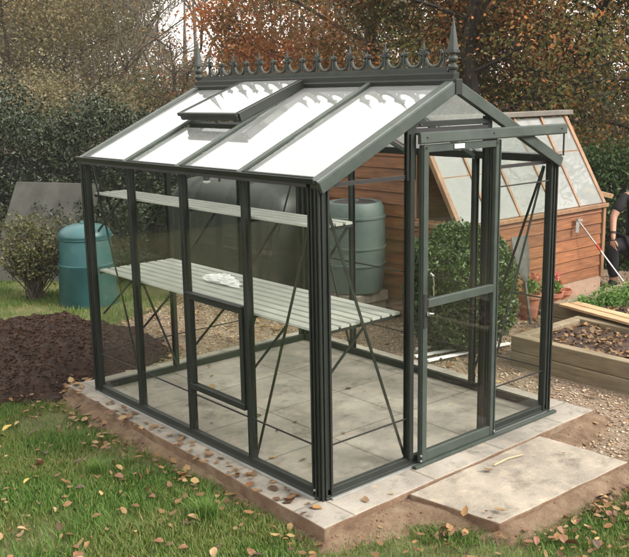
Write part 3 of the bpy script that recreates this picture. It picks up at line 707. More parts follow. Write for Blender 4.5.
MB().box((.62, -.075, .001), (W+.02, -.047, .018)).build('threshold_rail', M_green_lit, gh, bevel=.002)
# doorway jamb strips behind the door
for xx in (.615, 1.30): MB().box((xx, -.030, .05), (xx+.030, -.014, 1.84)).build('door_jamb', M_green, gh)
for xx, zz, yy in ((.70, 1.822, -.0725), (1.25, 1.822, -.0725), (1.90, 1.822, -.0725), (.635, 1.90, -.023), (.635, 1.63, -.023), (1.285, 1.887, -.02), (.70, 1.887, -.02)):
    MB().lathe([(.002, -.004), (.007, -.003), (.007, .003), (.002, .004)], (xx, yy, zz), 8).build('bolt', M_steel, gh)
# corner foot bolts
for p in ((.655, -.079, .075), (.655, -.079, .045), (-.028, .034, .05), (1.30, -.079, .05)):
    MB().lathe([(.002, -.005), (.006, -.004), (.006, .004), (.002, .005)], p, 8).build('bolt', M_alu, gh)
# ------------------------------------------------------------------ slatted benches inside
def staging(name, label, cat, z, x0, nsl, sw, gap, drop, reach):
    e = empty(name, (x0, L/2, 0), label, cat)
    y0, y1 = .055, L-.055
    w = nsl*sw+(nsl-1)*gap
    for k in range(nsl):
        a = x0+k*(sw+gap)
        MB().prof([(-sw/2, 0), (-sw/2+.004, .010), (sw/2-.004, .010), (sw/2, 0), (sw/2-.003, -.004), (-sw/2+.003, -.004)], (a+sw/2, y0+random.uniform(-.004, .004), z), (a+sw/2, y1+random.uniform(-.004, .004), z)).build('slat', M_slat, e)
    for y in (y0+.01, .605, 1.21, 1.815, y1-.01):
        MB().box((x0, y-.010, z-.020), (x0+w, y+.010, z-.0045)).build('cross_bearer', M_green, e)
        MB().bar((x0+reach*w, y+.012, z-.02), (x0+.01, y+.012, z-drop), .014, .006, up=(0, 1, 0)).build('bracket', M_green, e)
    MB().box((x0+w+.0005, y0, z-.022), (x0+w+.006, y1, z+.004)).build('edge_rail', M_green, e)
    return e
staging('staging_bench', 'wide lower slatted metal bench running the length of the greenhouse at waist height', 'bench', .872, .035, 8, .061, .0145, .31, .6)
staging('staging_shelf', 'narrow upper slatted metal shelf running the length of the greenhouse under its eaves', 'shelf', 1.405, .035, 4, .050, .013, .26, .95)
# crumpled white bag on the bench
def crumple(c, rx, ry, rz, amp=.5, n=26, m_=14):
    vs = []; c = Vector(c)
    for i in range(m_+1):
        ph = math.pi*i/m_
        for j in range(n):
            th = 2*math.pi*j/n; k = 1+amp*(random.random()-.5)+.25*math.sin(3*th+1)
            vs.append((c.x+rx*k*math.sin(ph)*math.cos(th), c.y+ry*k*math.sin(ph)*math.sin(th), c.z+rz*max(-.15, math.cos(ph))*k))
    fs = [(i*n+j, i*n+(j+1) % n, (i+1)*n+(j+1) % n, (i+1)*n+j) for i in range(m_) for j in range(n)]
    return MB().add(vs, fs)
b_ = crumple((.38, 1.36, .895), .062, .16, .035).build('plastic_bag', M_white)
tag(b_, 'crumpled white plastic bag lying on the slatted bench', 'bag')

# ------------------------------------------------------------------ water butt, tank, compost bin
e = empty('water_butt', (2.95, 2.88, G), 'grey green plastic water butt standing in front of the shed end wall', 'water butt')
MB().lathe([(.235, .30), (.262, .31), (.275, .45), (.286, .56), (.296, .562), (.296, .580), (.287, .583), (.290, .72), (.300, .722), (.300, .740), (.291, .743), (.290, .90), (.285, 1.0), (.296, 1.003), (.296, 1.022), (.283, 1.026), (.278, 1.10), (.255, 1.145), (.235, 1.150), (.22, 1.12), (.215, 1.10)], (2.95, 2.88, G), 48).build('butt_body', M_barrel, e, smooth=True)
MB().lathe([(.02, 1.105), (.20, 1.11), (.213, 1.13), (.18, 1.15), (.06, 1.155), (.05, 1.175), (.01, 1.178)], (2.95, 2.88, G), 32).build('lid', M_black, e, smooth=True)
MB().box((2.72, 2.66, G-.03), (3.18, 3.10, G+.10)).box((2.73, 2.68, G+.102), (3.17, 3.09, G+.20)).box((2.72, 2.66, G+.202), (3.18, 3.10, G+.298)).build('block_stand', M_conc, e, bevel=.01)
def superell(c, rx, ry, rz, e1, e2, n=48, m_=24, ribs=0):
    vs = []
    sg = lambda v, p: math.copysign(abs(v)**p, v)
    for i in range(m_+1):
        ph = -math.pi/2+math.pi*i/m_
        for j in range(n):
            th = 2*math.pi*j/n
            x = rx*sg(math.cos(ph), e1)*sg(math.cos(th), e2); y = ry*sg(math.cos(ph), e1)*sg(math.sin(th), e2); z = rz*sg(math.sin(ph), e1)
            if ribs:
                k = 1-.045*max(0, min(1, (math.cos(y/ry*math.pi*ribs)-.35)*3))
                x *= k; z *= k
            vs.append((c[0]+x, c[1]+y, c[2]+z))
    fs = [(i*n+j, i*n+(j+1) % n, (i+1)*n+(j+1) % n, (i+1)*n+j) for i in range(m_) for j in range(n)]
    return MB().add(vs, fs)
e = empty('oil_tank', (2.95, 4.55, G), 'large rounded dark green plastic oil tank standing between the greenhouse and the hedge', 'oil tank')
superell((2.95, 4.55, G+.62), .45, 1.02, .66, .42, .36, 240, 56, 5).build('tank_body', M_tank, e, smooth=True)
MB().lathe([(.16, 0), (.16, .04), (.13, .06), (.02, .065)], (2.95, 4.85, G+1.275), 24).build('inspection_lid', M_tank, e, smooth=True)
MB().lathe([(.045, 0), (.045, .09), (.05, .095), (.05, .11), (.01, .115)], (2.95, 4.1, G+1.275), 16).build('filler_cap', M_black, e, smooth=True)
MB().box((2.45, 3.6, G-.03), (3.45, 5.5, G+.05)).build('plinth', M_conc, e, bevel=.01)
e = empty('compost_bin', (1.44, 5.39, G), 'teal plastic compost bin with a domed lid on the grass behind the dug soil', 'compost bin')
MB().lathe([(.30, 0), (.31, .02), (.285, .42), (.292, .43), (.292, .45), (.283, .455), (.262, .70), (.272, .71), (.272, .735)], (1.44, 5.39, G-.01), 40).build('bin_body', M_teal, e, smooth=True)
MB().lathe([(.278, .737), (.28, .755), (.25, .80), (.19, .84), (.10, .862), (.05, .867), (.045, .885), (.01, .89)], (1.44, 5.39, G-.01), 40).build('lid', M_teal, e, smooth=True)
# leaning board
pn = MB()
P0, P1 = Vector((1.10, 7.35, G)), Vector((1.95, 6.40, G)); lean = Vector((.55, .42, 0)).normalized()*.30
w_ = (P1-P0).normalized()*.32
a, b, c, d = P0, P1, P1+lean+w_*.2+Vector((0, 0, 1.13)), P0+lean+w_+Vector((0, 0, 1.16))
t_ = (P1-P0).cross(Vector((0, 0, 1))).normalized()*.014
pn.add([a-t_, b-t_, c-t_, d-t_, a+t_, b+t_, c+t_, d+t_], [(0, 1, 2, 3), (4, 7, 6, 5), (0, 4, 5, 1), (1, 5, 6, 2), (2, 6, 7, 3), (3, 7, 4, 0)])
tag(pn.build('leaning_board', M_panel), 'dull grey weathered board leaning against the hedge behind the compost bin', 'board')

# ------------------------------------------------------------------ potting shed
SX0, SX1, SY, SZ, RY, RZs = 3.30, 5.61, 1.90, .85, 2.42, 1.76
SB = 3.85     # back wall
sh = empty('potting_shed', (SX0, SY, G), 'red cedar clad potting shed with a steep glazed slope and a flat grey ridge board', 'shed')
bt = .112
def boards_front(y, x0, x1, z0, z1, name='cladding'):
    m = MB(); z = z0
    while z < z1-.01:
        zt = min(z+bt, z1); m.add([(x0, y-.016, z), (x1, y-.016, z), (x1, y-.002, zt), (x0, y-.002, zt), (x0, y+.01, z), (x1, y+.01, z), (x1, y+.01, zt), (x0, y+.01, zt)],
              [(0, 1, 2, 3), (4, 7, 6, 5), (0, 4, 5, 1), (1, 5, 6, 2), (2, 6, 7, 3), (3, 7, 4, 0)]); z += bt+.001
    return m.build(name, M_cedar, sh)
boards_front(SY, SX0+.04, SX1-.04, .10, SZ-.02)
MB().box((SX0, SY-.01, G-.1), (SX1, SY+.14, .098)).build('plinth', rough_mat('pale_masonry', [(.3, (.24, .15, .10)), (.7, (.36, .25, .18))], 6, .9, .4, 40), sh)
MB().box((SX0, SY+.141, G-.1), (SX0+.14, SB, .098)).build('plinth', bpy.data.materials['pale_masonry'], sh)
# gable towards the greenhouse: boards cut to the outline
def gable(x, s, y_win=2.45):
    m = MB(); z = .10
    def yslope(z): return SY+(z-SZ)/(RZs-SZ)*(RY-SY) if z > SZ else SY
    while z < 1.70:
        zt = min(z+bt, 1.70); ya = SY+.04 if z < SZ-.06 else max(y_win, yslope(zt)+.03); yb = SB
        zt2 = zt
        m.add([(x+s*.016, ya, z), (x+s*.016, yb, z), (x+s*.002, yb, zt2), (x+s*.002, ya, zt2), (x-s*.01, ya, z), (x-s*.01, yb, z), (x-s*.01, yb, zt2), (x-s*.01, ya, zt2)],
              [(0, 1, 2, 3), (4, 7, 6, 5), (0, 4, 5, 1), (1, 5, 6, 2), (2, 6, 7, 3), (3, 7, 4, 0)]); z += bt+.001
    m.build('cladding', M_cedar, sh)
gable(SX0, -1); gable(SX1, 1)
MB().box((SX0, SB, G), (SX1, SB+.02, 1.70)).build('back_wall', M_cedar, sh)
T = lambda a, b, w, h, up=(0, 0, 1), nm='trim': MB().bar(a, b, w, h, up).build(nm, M_cedart, sh, bevel=.003, seg=1)
for x in (SX0, SX1): T((x, SY-.005, .09), (x, SY-.005, SZ-.03), .05, .045, (0, 1, 0), 'corner_post')
T((SX0-.04, SY-.01, SZ-.005), (SX1+.04, SY-.01, SZ-.005), .075, .04, nm='sill')
T((SX0-.012, SY+.03, SZ-.005), (SX0-.012, 2.47, SZ-.005), .05, .04, nm='sill')
T((SX0-.005, 2.45, SZ+.02), (SX0-.005, 2.45, 1.70), .045, .05, (1, 0, 0), 'window_post')
up_s = Vector((0, -(RZs-SZ), (RY-SY))).normalized()
for i, x in enumerate((SX0, 3.73, 4.18, 4.72, 5.17, SX1)):
    w = .055 if x in (SX0, SX1) else .032
    T((x, SY, SZ+.01), (x, RY, RZs), w, .045, up_s, 'rafter')
# purlin lines in the glazing
dl = Vector((0, RY-SY, RZs-SZ))
for k, (xa, xb, q) in enumerate(((SX0, 4.18, .46), (4.72, SX1, .60), (4.18, 4.72, .52))):
    p = Vector((0, SY, SZ))+dl*q; T((xa+.02, p.y, p.z), (xb-.02, p.y, p.z), .018, .03, nm='glazing_rail')
n_ = up_s*.004
for xa, xb in zip((SX0, 3.73, 4.18, 4.72, 5.17), (3.73, 4.18, 4.72, 5.17, SX1)):
    p0 = Vector((0, SY, SZ+.02))+up_s*.004; p1 = Vector((0, RY, RZs-.01))+up_s*.004
    vs = [(xx, p.y+o.y, p.z+o.z) for p in (p0, p1) for xx in (xa+.018, xb-.018) for o in (n_*0, n_*1.0)]
    MB().add(vs, [(0, 2, 6, 4), (1, 5, 7, 3), (0, 1, 3, 2), (4, 6, 7, 5), (0, 4, 5, 1), (2, 3, 7, 6)]).build('pane', M_shedglass, sh)
for x in (SX0, SX1):
    P = [(SY+.04, SZ+.02), (2.43, SZ+.02), (2.43, 1.70), (RY-.03, 1.68)]
    vs = [(x-.002, a, b) for a, b in P]+[(x+.002, a, b) for a, b in P]
    MB().add(vs, [(0, 1, 2, 3), (7, 6, 5, 4), (0, 4, 5, 1), (1, 5, 6, 2), (2, 6, 7, 3), (3, 7, 4, 0)]).build('gable_pane', M_glass, sh)
MB().box((SX0-.06, RY-.05, RZs+.012), (SX1+.10, RY+.09, RZs+.062)).build('ridge_board', M_felt, sh, bevel=.006)
MB().add([(SX0-.05, RY+.06, RZs+.03), (SX1+.08, RY+.06, RZs+.03), (SX1+.08, SB+.1, 1.70), (SX0-.05, SB+.1, 1.70), (SX0-.05, RY+.06, RZs-.0), (SX1+.08, RY+.06, RZs-.0), (SX1+.08, SB+.1, 1.67), (SX0-.05, SB+.1, 1.67)],
         [(0, 1, 2, 3), (7, 6, 5, 4), (0, 4, 5, 1), (1, 5, 6, 2), (2, 6, 7, 3), (3, 7, 4, 0)]).build('roof', M_felt, sh)
MB().box((SX0+.1, SY+.15, G), (SX1-.1, SB-.02, .02)).build('shed_floor', M_int, sh)
MB().box((SX0+.1, SY+.1, .74), (SX1-.1, SY+.45, .77)).build('inner_bench', M_cedart, sh)

# ------------------------------------------------------------------ raised beds
def bed(label, x0, x1, y0, y1, zt, cat='raised bed'):
    e = empty('raised_bed', (x0, y1, G), label, cat); th = .09; zm = (zt+G)/2
    for z0, z1, o in ((G-.02, zm-.002, .004), (zm, zt, 0)):
        MB().box((x0-o, y0, z0), (x0+th, y1, z1)).build('sleeper', M_timber, e, bevel=.008)
        MB().box((x1-th, y0, z0), (x1+o, y1, z1)).build('sleeper', M_timber, e, bevel=.008)
        MB().box((x0+th+.002, y1-th, z0), (x1-th-.002, y1+o, z1)).build('sleeper', M_timber, e, bevel=.008)
        MB().box((x0+th+.002, y0-o, z0), (x1-th-.002, y0+th, z1)).build('sleeper', M_timber, e, bevel=.008)
    X, Y = np.meshgrid(np.linspace(x0+.05, x1-.05, 50), np.linspace(y0+.05, y1-.05, 110), indexing='ij')
    Z = zt-.045+(fbm(X*5, Y*5)-.5)*.06+(fbm(X*18, Y*18)-.5)*.03
    i, j = np.meshgrid(np.arange(49), np.arange(109), indexing='ij'); i = i.ravel(); j = j.ravel()
    raw('soil', np.stack([X.ravel(), Y.ravel(), Z.ravel()], 1), np.stack([i*110+j, (i+1)*110+j, (i+1)*110+j+1, i*110+j+1], 1), M_soil2, e, smooth=True)
    n = 1500; px = rng.uniform(x0+.1, x1-.1, n); py = rng.uniform(y0+.1, y1-.1, n)
    z = zt-.045+(fbm(px*5, py*5)-.5)*.06+.018
    l = curled('leaf_litter', np.stack([px, py, z], 1), .042, M_litter, e); l['kind'] = 'stuff'
    c = blobs('soil_clods', np.stack([px, py, z-.02], 1)[:900]+rng.normal(0, .01, (900, 3)), .016, M_clod, e); c['kind'] = 'stuff'
    return e
bed('long raised timber bed of bare leafy soil beside the gravel, nearer the greenhouse door', 2.82, 3.74, -2.4, .95, .15)
bed('raised timber bed with green herbs along the shed wall', 3.92, 5.9, -1.6, 1.33, .17)
# herbs in the far bed
M_herb = leaf_mat('herb_leaves', [(.06, .13, .025), (.10, .20, .04), (.16, .28, .07)], trans=.35)
def herb(x, y, r_, h, n, label):
    e = empty('herb_plant', (x, y, .12), label, 'plant'); q = rng.normal(0, .45, (n, 3)); q[:, 2] = np.abs(q[:, 2])
    c = np.stack([x+q[:, 0]*r_, y+q[:, 1]*r_, .13+np.clip(q[:, 2], 0, 1.2)*h], 1)
    leaves('foliage', c, .035, M_herb, e, aspect=.5)
    m = MB()
    for k in range(9):
        a = random.uniform(0, 6.28); m.tube([(x, y, .12), (x+.5*r_*math.cos(a), y+.5*r_*math.sin(a), .12+h*.6)], [.004, .002], 4)
    m.build('stem', M_herb, e)
G_H = 'herbs in the far bed'
for (x, y, r_, h, n, lb) in ((4.12, 1.10, .13, .10, 380, 'small green herb at the corner of the far raised bed'),
                             (4.38, 1.02, .17, .16, 650, 'bushy green herb beside the plank in the far raised bed'),
                             (4.70, .95, .17, .17, 650, 'leafy green herb in the far bed below the hoe'),
                             (4.95, 1.12, .13, .13, 380, 'feathery green herb near the crouching person'),
                             (4.75, .55, .10, .10, 200, 'single small green seedling in bare soil of the far bed')):
    herb(x, y, r_, h, n, lb)
# planks laid across
for k, (a, b) in enumerate((((3.86, 1.16, .187), (3.62, .02, .187)), ((3.97, 1.12, .187), (3.72, -.10, .187)))):
    d = (Vector(b)-Vector(a)).normalized()
    o = MB().bar(Vector(a)-d*.02, Vector(b)+d*.6, .10, .022).build('plank', M_plank, None, bevel=.003)
    tag(o, ('fresh sawn plank laid on the bed edges, the one closer to the greenhouse', 'fresh sawn plank laid on the bed edges, the one closer to the shed')[k], 'plank', 'planks laid over the raised beds')
o = MB().bar((4.85, 2.9, 1.0), (6.35, 3.3, .98), .05, .03).build('wooden_batten', M_plank); 
bpy.data.objects.remove(o)
o = MB().bar((6.10, 2.45, .93), (6.45, 2.30, .83), .05, .025, up=(0, 1, .3)).build('wooden_stake', M_plank)
MB().tube([(6.3, 2.38, G), (6.3, 2.38, .87)], .015, 6).build('stake_post', M_plank, None)
sp = bpy.data.objects['stake_post']; sp.parent = o; 
tag(o, 'short pale wooden batten on a post beside the shed corner', 'stake')
# white glazing strips lying on the gravel
for k, (a, b) in enumerate((((2.36, 1.55), (3.15, 1.35)), ((2.34, 1.40), (3.2, 1.25)), ((2.52, 1.68), (3.3, 1.52)))):
    o = MB().bar((a[0], a[1], G+.045), (b[0], b[1], G+.05), .035, .015).build('plastic_strip', M_white)
    tag(o, ('white plastic strip lying on the gravel, middle one of three', 'white plastic strip lying on the gravel, closest to the greenhouse wall', 'white plastic strip lying on the gravel, tucked farthest under the clipped bush')[k], 'strip', 'white strips on the gravel')
# twig on the step
o = MB().tube([(.98, -.33, .004), (1.10, -.335, .012), (1.22, -.35, .004)], .004, 6).build('twig', M_plank); tag(o, 'thin pale twig lying on the concrete doorstep', 'twig')
# pots with red geraniums
def ico(c, r_): 
    return MB().lathe([(.001, -r_), (r_*.7, -r_*.7), (r_, 0), (r_*.7, r_*.7), (.001, r_)], c, 8)
M_petal = leaf_mat('red_petals', [(.35, .05, .045), (.45, .10, .08), (.42, .16, .13)], trans=.2)
for k, (x, y, hh, fl, lb) in enumerate(((4.12, 1.72, .26, 1, 'terracotta pot of red geraniums at the shed wall, closest to the clipped bush'), (4.38, 1.66, .24, 1, 'terracotta pot with a single red bloom, middle of three at the shed wall'), (4.62, 1.72, .22, 0, 'bare terracotta pot by the shed wall closest to the herb bed'))):
    e = empty('flower_pot', (x, y, G), lb, 'flower pot')
    MB().lathe([(.07, 0), (.10, hh-.04), (.115, hh-.038), (.118, hh), (.105, hh), (.09, hh-.03), (.02, hh-.03)], (x, y, G), 24).build('pot', M_terra, e, smooth=True)
    if fl:
        q = rng.normal(0, .4, (130, 3)); leaves('foliage', np.stack([x+q[:, 0]*.12, y+q[:, 1]*.12, G+hh+.06+q[:, 2]*.08], 1), .045, M_herb, e, aspect=.9)
        q = rng.normal(0, .4, (34, 3)); leaves('blossom', np.stack([x+.03+q[:, 0]*.07, y-.03+q[:, 1]*.07, G+hh+.15+q[:, 2]*.05], 1), .03, M_petal, e, aspect=.9)
# shovel standing blade up, leaning on the shed
e = empty('shovel', (3.98, 1.62, G), 'metal shovel standing blade up against the cedar cladding behind the glass', 'shovel')
sx = Vector((3.96, 1.58, G)); su = Vector((.03, .22, 1)).normalized()
MB().tube([sx, sx+su*.50], .016, 8).tube([sx+su*.0+Vector((-.06, 0, 0)), sx+Vector((.06, 0, 0))], .015, 8).build('shaft', M_steel, e)
m = MB(); rowsV = []; sdv = Vector((1, 0, 0)); bk = sdv.cross(su).normalized()
prof = [(.42, .03), (.48, .07), (.58, .10), (.70, .118), (.80, .125), (.84, .12)]
vs = []
for d_ in (0, .006):
    for h_, w2 in prof:
        for q in (-1, -.5, 0, .5, 1): vs.append(sx+su*h_+sdv*(w2*q)+bk*(.02*(1-q*q)+d_))
fs = []
for i in range(5):
    for j in range(4): fs += [(i*5+j, i*5+j+1, i*5+j+6, i*5+j+5), (30+i*5+j, 30+i*5+j+5, 30+i*5+j+6, 30+i*5+j+1)]
for i in range(5): fs += [(i*5, i*5+5, 35+i*5, 30+i*5), (i*5+4, 34+i*5, 39+i*5, i*5+9)]
fs += [(0, 30, 31, 1), (1, 31, 32, 2), (2, 32, 33, 3), (3, 33, 34, 4), (25, 26, 56, 55), (26, 27, 57, 56), (27, 28, 58, 57), (28, 29, 59, 58)]
m.add(vs, fs).build('blade', M_steel, e, smooth=True)
# long white-shafted tool leaning on the shed corner
e = empty('garden_hoe', (5.60, 1.55, .12), 'long handled garden tool with a white shaft and red collar leaning on the shed wall', 'garden tool')
a, b = Vector((5.60, 1.45, G)), Vector((5.10, 1.865, .74))
MB().tube([a, a.lerp(b, .62)], .007, 8).build('shaft', M_white, e)
MB().tube([a.lerp(b, .621), a.lerp(b, .70)], .011, 8).build('collar', M_red, e)
MB().tube([a.lerp(b, .701), b], .008, 8).bar(b+Vector((-.03, -.02, -.01)), b+Vector((-.05, -.03, -.12)), .03, .02).bar(b+Vector((.03, -.02, 0)), b+Vector((-.05, -.02, .01)), .03, .025).build('grip', M_alu, e)

# ------------------------------------------------------------------ plants near by
def surf_points(n, c, rad, power=3.5, depth=.12):
    """points in the outer shell of a lumpy rounded block"""
    d = rng.normal(size=(n, 3)); d /= np.linalg.norm(d, axis=1)[:, None]
    k = 1/(np.abs(d)**power).sum(1)**(1/power)
    lump = 1+.16*(fbm(d[:, 0]*4+d[:, 2]*2+5, d[:, 1]*4-d[:, 2]*2+9)-.5)*2
    sh_ = 1-depth*rng.random(n)**1.2+.10*(rng.random(n) < .05)*rng.random(n)
    return np.array(c)+d*(k*lump*sh_)[:, None]*np.array(rad)
M_box = leaf_mat('box_leaves', [(.018, .045, .010), (.04, .08, .018), (.065, .12, .028), (.11, .17, .045)], trans=.15, rough=.4, spec=.5)
e = empty('clipped_bush', (2.92, 1.52, G), 'dense clipped dark green box bush on the gravel behind the sliding door', 'bush')
leaves('foliage', surf_points(52000, (2.92, 1.55, G+.52), (.43, .43, .54), 2.35, .25), .032, M_box, e, aspect=.6)
n_ = 60; m = MB()
for k in range(n_):
    d = Vector((random.gauss(0, 1), random.gauss(0, 1), abs(random.gauss(0, 1.2)))).normalized()
    m.tube([(2.92, 1.55, G), Vector((2.92, 1.55, G+.3))+Vector((d.x*.2, d.y*.2, d.z*.2)), Vector((2.92, 1.55, G+.45))+Vector((d.x*.36, d.y*.36, d.z*.42))], [.012, .008, .003], 4)
m.build('branches', M_barkd, e)
# twiggy dry shrub on the lawn
def twiggy(name, loc, r_, h, nst, nleaf, mleaf, mstem, label, cat, lsz=.04):
    e = empty(name, loc, label, cat); x, y, z = loc; m = MB(); tips = []
    for k in range(nst):
        a = random.uniform(0, 6.28); q = random.random()**.6*r_; hh = h*random.uniform(.55, 1.05)
        p0 = Vector((x+random.gauss(0, .04), y+random.gauss(0, .04), z)); p2 = Vector((x+q*math.cos(a), y+q*math.sin(a), z+hh))
        p1 = p0.lerp(p2, .5)+Vector((random.gauss(0, .05), random.gauss(0, .05), .06))
        m.tube([p0, p1, p2], [.007, .005, .002], 4)
        for j in range(6):
            t_ = random.uniform(.35, 1); s0 = (p0.lerp(p1, t_*2) if t_ < .5 else p1.lerp(p2, t_*2-1)); s1 = s0+Vector((random.gauss(0, .09), random.gauss(0, .09), random.uniform(0, .14)))
            m.tube([s0, s1], [.003, .0015], 3); tips += [s0.lerp(s1, v) for v in (.4, .8, 1)]
    m.build('stem', mstem, e)
    tp = np.array([t[:] for t in tips]); tp = tp[rng.integers(0, len(tp), nleaf)]+rng.normal(0, .025, (nleaf, 3))
    leaves('foliage', tp, lsz, mleaf, e); return e
M_dry = leaf_mat('dry_leaves', [(.04, .05, .018), (.07, .08, .026), (.12, .10, .04), (.055, .09, .022)], trans=.25)
twiggy('dry_shrub', (1.08, 5.95, G), .42, .88, 80, 6500, M_dry, M_bark, 'scruffy brown twiggy shrub on the lawn in front of the leaning board', 'shrub', .035)
# near black for the hedge cores: inner shade put into the colour
M_core = rough_mat('hedge_core_dark', [(.3, (.004, .0045, .003)), (.7, (.012, .011, .007))], 9, .95, 1, 20, bdist=.05)
def hedge(name, pts, z0s, thick, n, mat, label, lsz=.05, per=None):
    """pts: polyline, z0s top heights"""
    e = empty(name, (pts[0][0], pts[0][1], G), label, 'hedge'); P = np.array(pts); Zt = np.array(z0s)
    seg = np.linalg.norm(P[1:]-P[:-1], axis=1); cum = np.concatenate([[0], np.cumsum(seg)])
    s = rng.random(n)*cum[-1]; x = np.interp(s, cum, P[:, 0]); y = np.interp(s, cum, P[:, 1]); zt = np.interp(s, cum, Zt)
    k = np.clip(np.searchsorted(cum, s)-1, 0, len(seg)-1); d = (P[1:]-P[:-1])[k]/seg[k][:, None]; nr = np.stack([d[:, 1], -d[:, 0]], 1)
    # cross-section: rounded-top block
    th = rng.uniform(-.15, math.pi+.15, n); cx_ = np.cos(th); cz_ = np.sin(th)
    kk = 1/(np.abs(cx_)**3.2+np.abs(cz_)**3.2)**(1/3.2); lump = 1+.34*(fbm(s*1.6+3, th*1.5+6)-.5)+.42*(fbm(s*4.5+3, th*5+6)-.5)
    dep = 1-.22*rng.random(n)**1.3
    off = cx_*kk*lump*dep*thick/2; zz = np.clip(cz_, -.1, 1)*kk*lump*dep*(zt-G)
    low = rng.random(n) < .45; zz = np.where(low, rng.random(n)*zz, zz)
    c = np.stack([x+nr[:, 0]*off, y+nr[:, 1]*off, G+np.maximum(zz, .02)], 1)
    leaves('foliage', c, lsz, mat, e, aspect=.5)
    # inner twig mass
    m = MB()
    for q in range(int(cum[-1]*26)):
        sq = random.random()*cum[-1]; X_ = float(np.interp(sq, cum, P[:, 0])); Y_ = float(np.interp(sq, cum, P[:, 1])); Z_ = float(np.interp(sq, cum, Zt))
        p0 = Vector((X_, Y_, G)); p1 = p0+Vector((random.gauss(0, .25), random.gauss(0, .25), (Z_-G)*random.uniform(.5, .9)))
        m.tube([p0, p0.lerp(p1, .5)+Vector((random.gauss(0, .08), random.gauss(0, .08), 0)), p1], [.02, .012, .004], 4)
    m.build('branches', M_barkd, e)
    # solid core for the old wood, darkened for the shade inside
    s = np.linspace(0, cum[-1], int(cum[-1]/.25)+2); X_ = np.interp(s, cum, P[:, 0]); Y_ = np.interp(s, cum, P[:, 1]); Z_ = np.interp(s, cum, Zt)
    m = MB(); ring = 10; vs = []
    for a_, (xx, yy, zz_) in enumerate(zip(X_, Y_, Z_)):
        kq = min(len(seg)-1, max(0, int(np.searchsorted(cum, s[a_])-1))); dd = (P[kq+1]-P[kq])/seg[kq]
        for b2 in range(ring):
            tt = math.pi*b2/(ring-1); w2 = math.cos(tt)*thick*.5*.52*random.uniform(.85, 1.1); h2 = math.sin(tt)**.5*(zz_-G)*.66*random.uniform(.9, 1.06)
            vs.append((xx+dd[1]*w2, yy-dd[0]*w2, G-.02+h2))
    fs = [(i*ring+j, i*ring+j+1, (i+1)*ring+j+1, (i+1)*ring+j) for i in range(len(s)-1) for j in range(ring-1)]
    m.add(vs, fs).build('dark_core', M_core, e)
    return e
M_laurel = leaf_mat('laurel_leaves', [(.007, .013, .006), (.012, .022, .009), (.022, .034, .014), (.055, .07, .036), (.014, .024, .010)], trans=.08, rough=.42, spec=.32)
hedge('hedge', [(-3.5, 9.8), (-.5, 9.7), (1.6, 8.9), (2.6, 8.2), (3.6, 7.4), (4.9, 6.6), (6.0, 5.6)], [2.35, 2.25, 2.15, 2.0, 1.72, 1.6, 1.55], 1.3, 170000, M_laurel, 'dark evergreen hedge running behind the lawn and the greenhouse', .05)
M_ev = leaf_mat('evergreen_leaves', [(.018, .04, .012), (.035, .07, .018), (.055, .10, .028), (.08, .13, .04)], trans=.2, rough=.4)
hedge('evergreen_shrub', [(6.6, 3.6), (7.6, 2.6), (8.8, 1.6), (10.0, .4)], [1.35, 1.45, 1.5, 1.6], 1.6, 52000, M_ev, 'mid green evergreen shrubs growing beyond the shed corner and the crouching person', .05)
bpy.data.objects['evergreen_shrub']['category'] = 'shrub'
hedge('bramble_bank', [(1.95, 7.3), (2.25, 6.5), (2.7, 6.0), (3.9, 5.6)], [.95, .85, .9, 1.0], .9, 30000, M_laurel, 'low dark bramble bank at the hedge foot between the compost bin and the oil tank', .045)
bpy.data.objects['bramble_bank']['category'] = 'shrub'
hedge('hedge', [(-13, -1), (-12, 4), (-9.5, 8), (-6.5, 9.6), (-3.9, 9.9)], [3.2, 3.0, 2.8, 2.6, 2.4], 1.4, 40000, M_laurel, 'dark evergreen hedge closing the far side of the lawn past the photographed corner', .09)  # added out of view to dim sky reflections in the long wall
hedge('hedge', [(-9, -9), (-2, -10.5), (5, -10), (10, -8), (12, -4)], [3.4, 3.4, 3.4, 3.2, 3.0], 1.5, 40000, M_laurel, 'tall dark evergreen hedge along the garden end facing the sliding door', .10)  # unseen, added to cut low sky light and veil on the front panes

# ------------------------------------------------------------------ trees
def grow(m, p, d, ln, rad, lev, tips, spread=.55, up=.15, minr=.012, n0=6):
    k = 3; pts = [p]; rads = [rad]; q = p.copy(); dd = d.copy()
    for i in range(k):
        dd = (dd+Vector((random.gauss(0, .16), random.gauss(0, .16), random.gauss(0, .10)+up*.3))).normalized(); q = q+dd*ln/k; pts.append(q); rads.append(max(minr*.6, rad*(1-.45*(i+1)/k)))
    m.tube(pts, rads, n0 if lev > 2 else 4, cap=False)
    if lev <= 1: tips += [pts[1], pts[2], pts[3]]
    if lev == 0: return
    nb = random.choice((2, 3, 3)) if lev > 1 else 4
    for b in range(nb):
        a = random.uniform(0, 6.28); nd = (dd+Vector((math.cos(a), math.sin(a), random.gauss(up, .3)))*spread*random.uniform(.7, 1.4)).normalized()
        st = pts[-1] if b < 2 else pts[random.choice((1, 2))]
        grow(m, st, nd, ln*random.uniform(.6, .82), rads[-1] if b < 2 else rads[-1]*.7, lev-1, tips, spread, up, minr, n0)
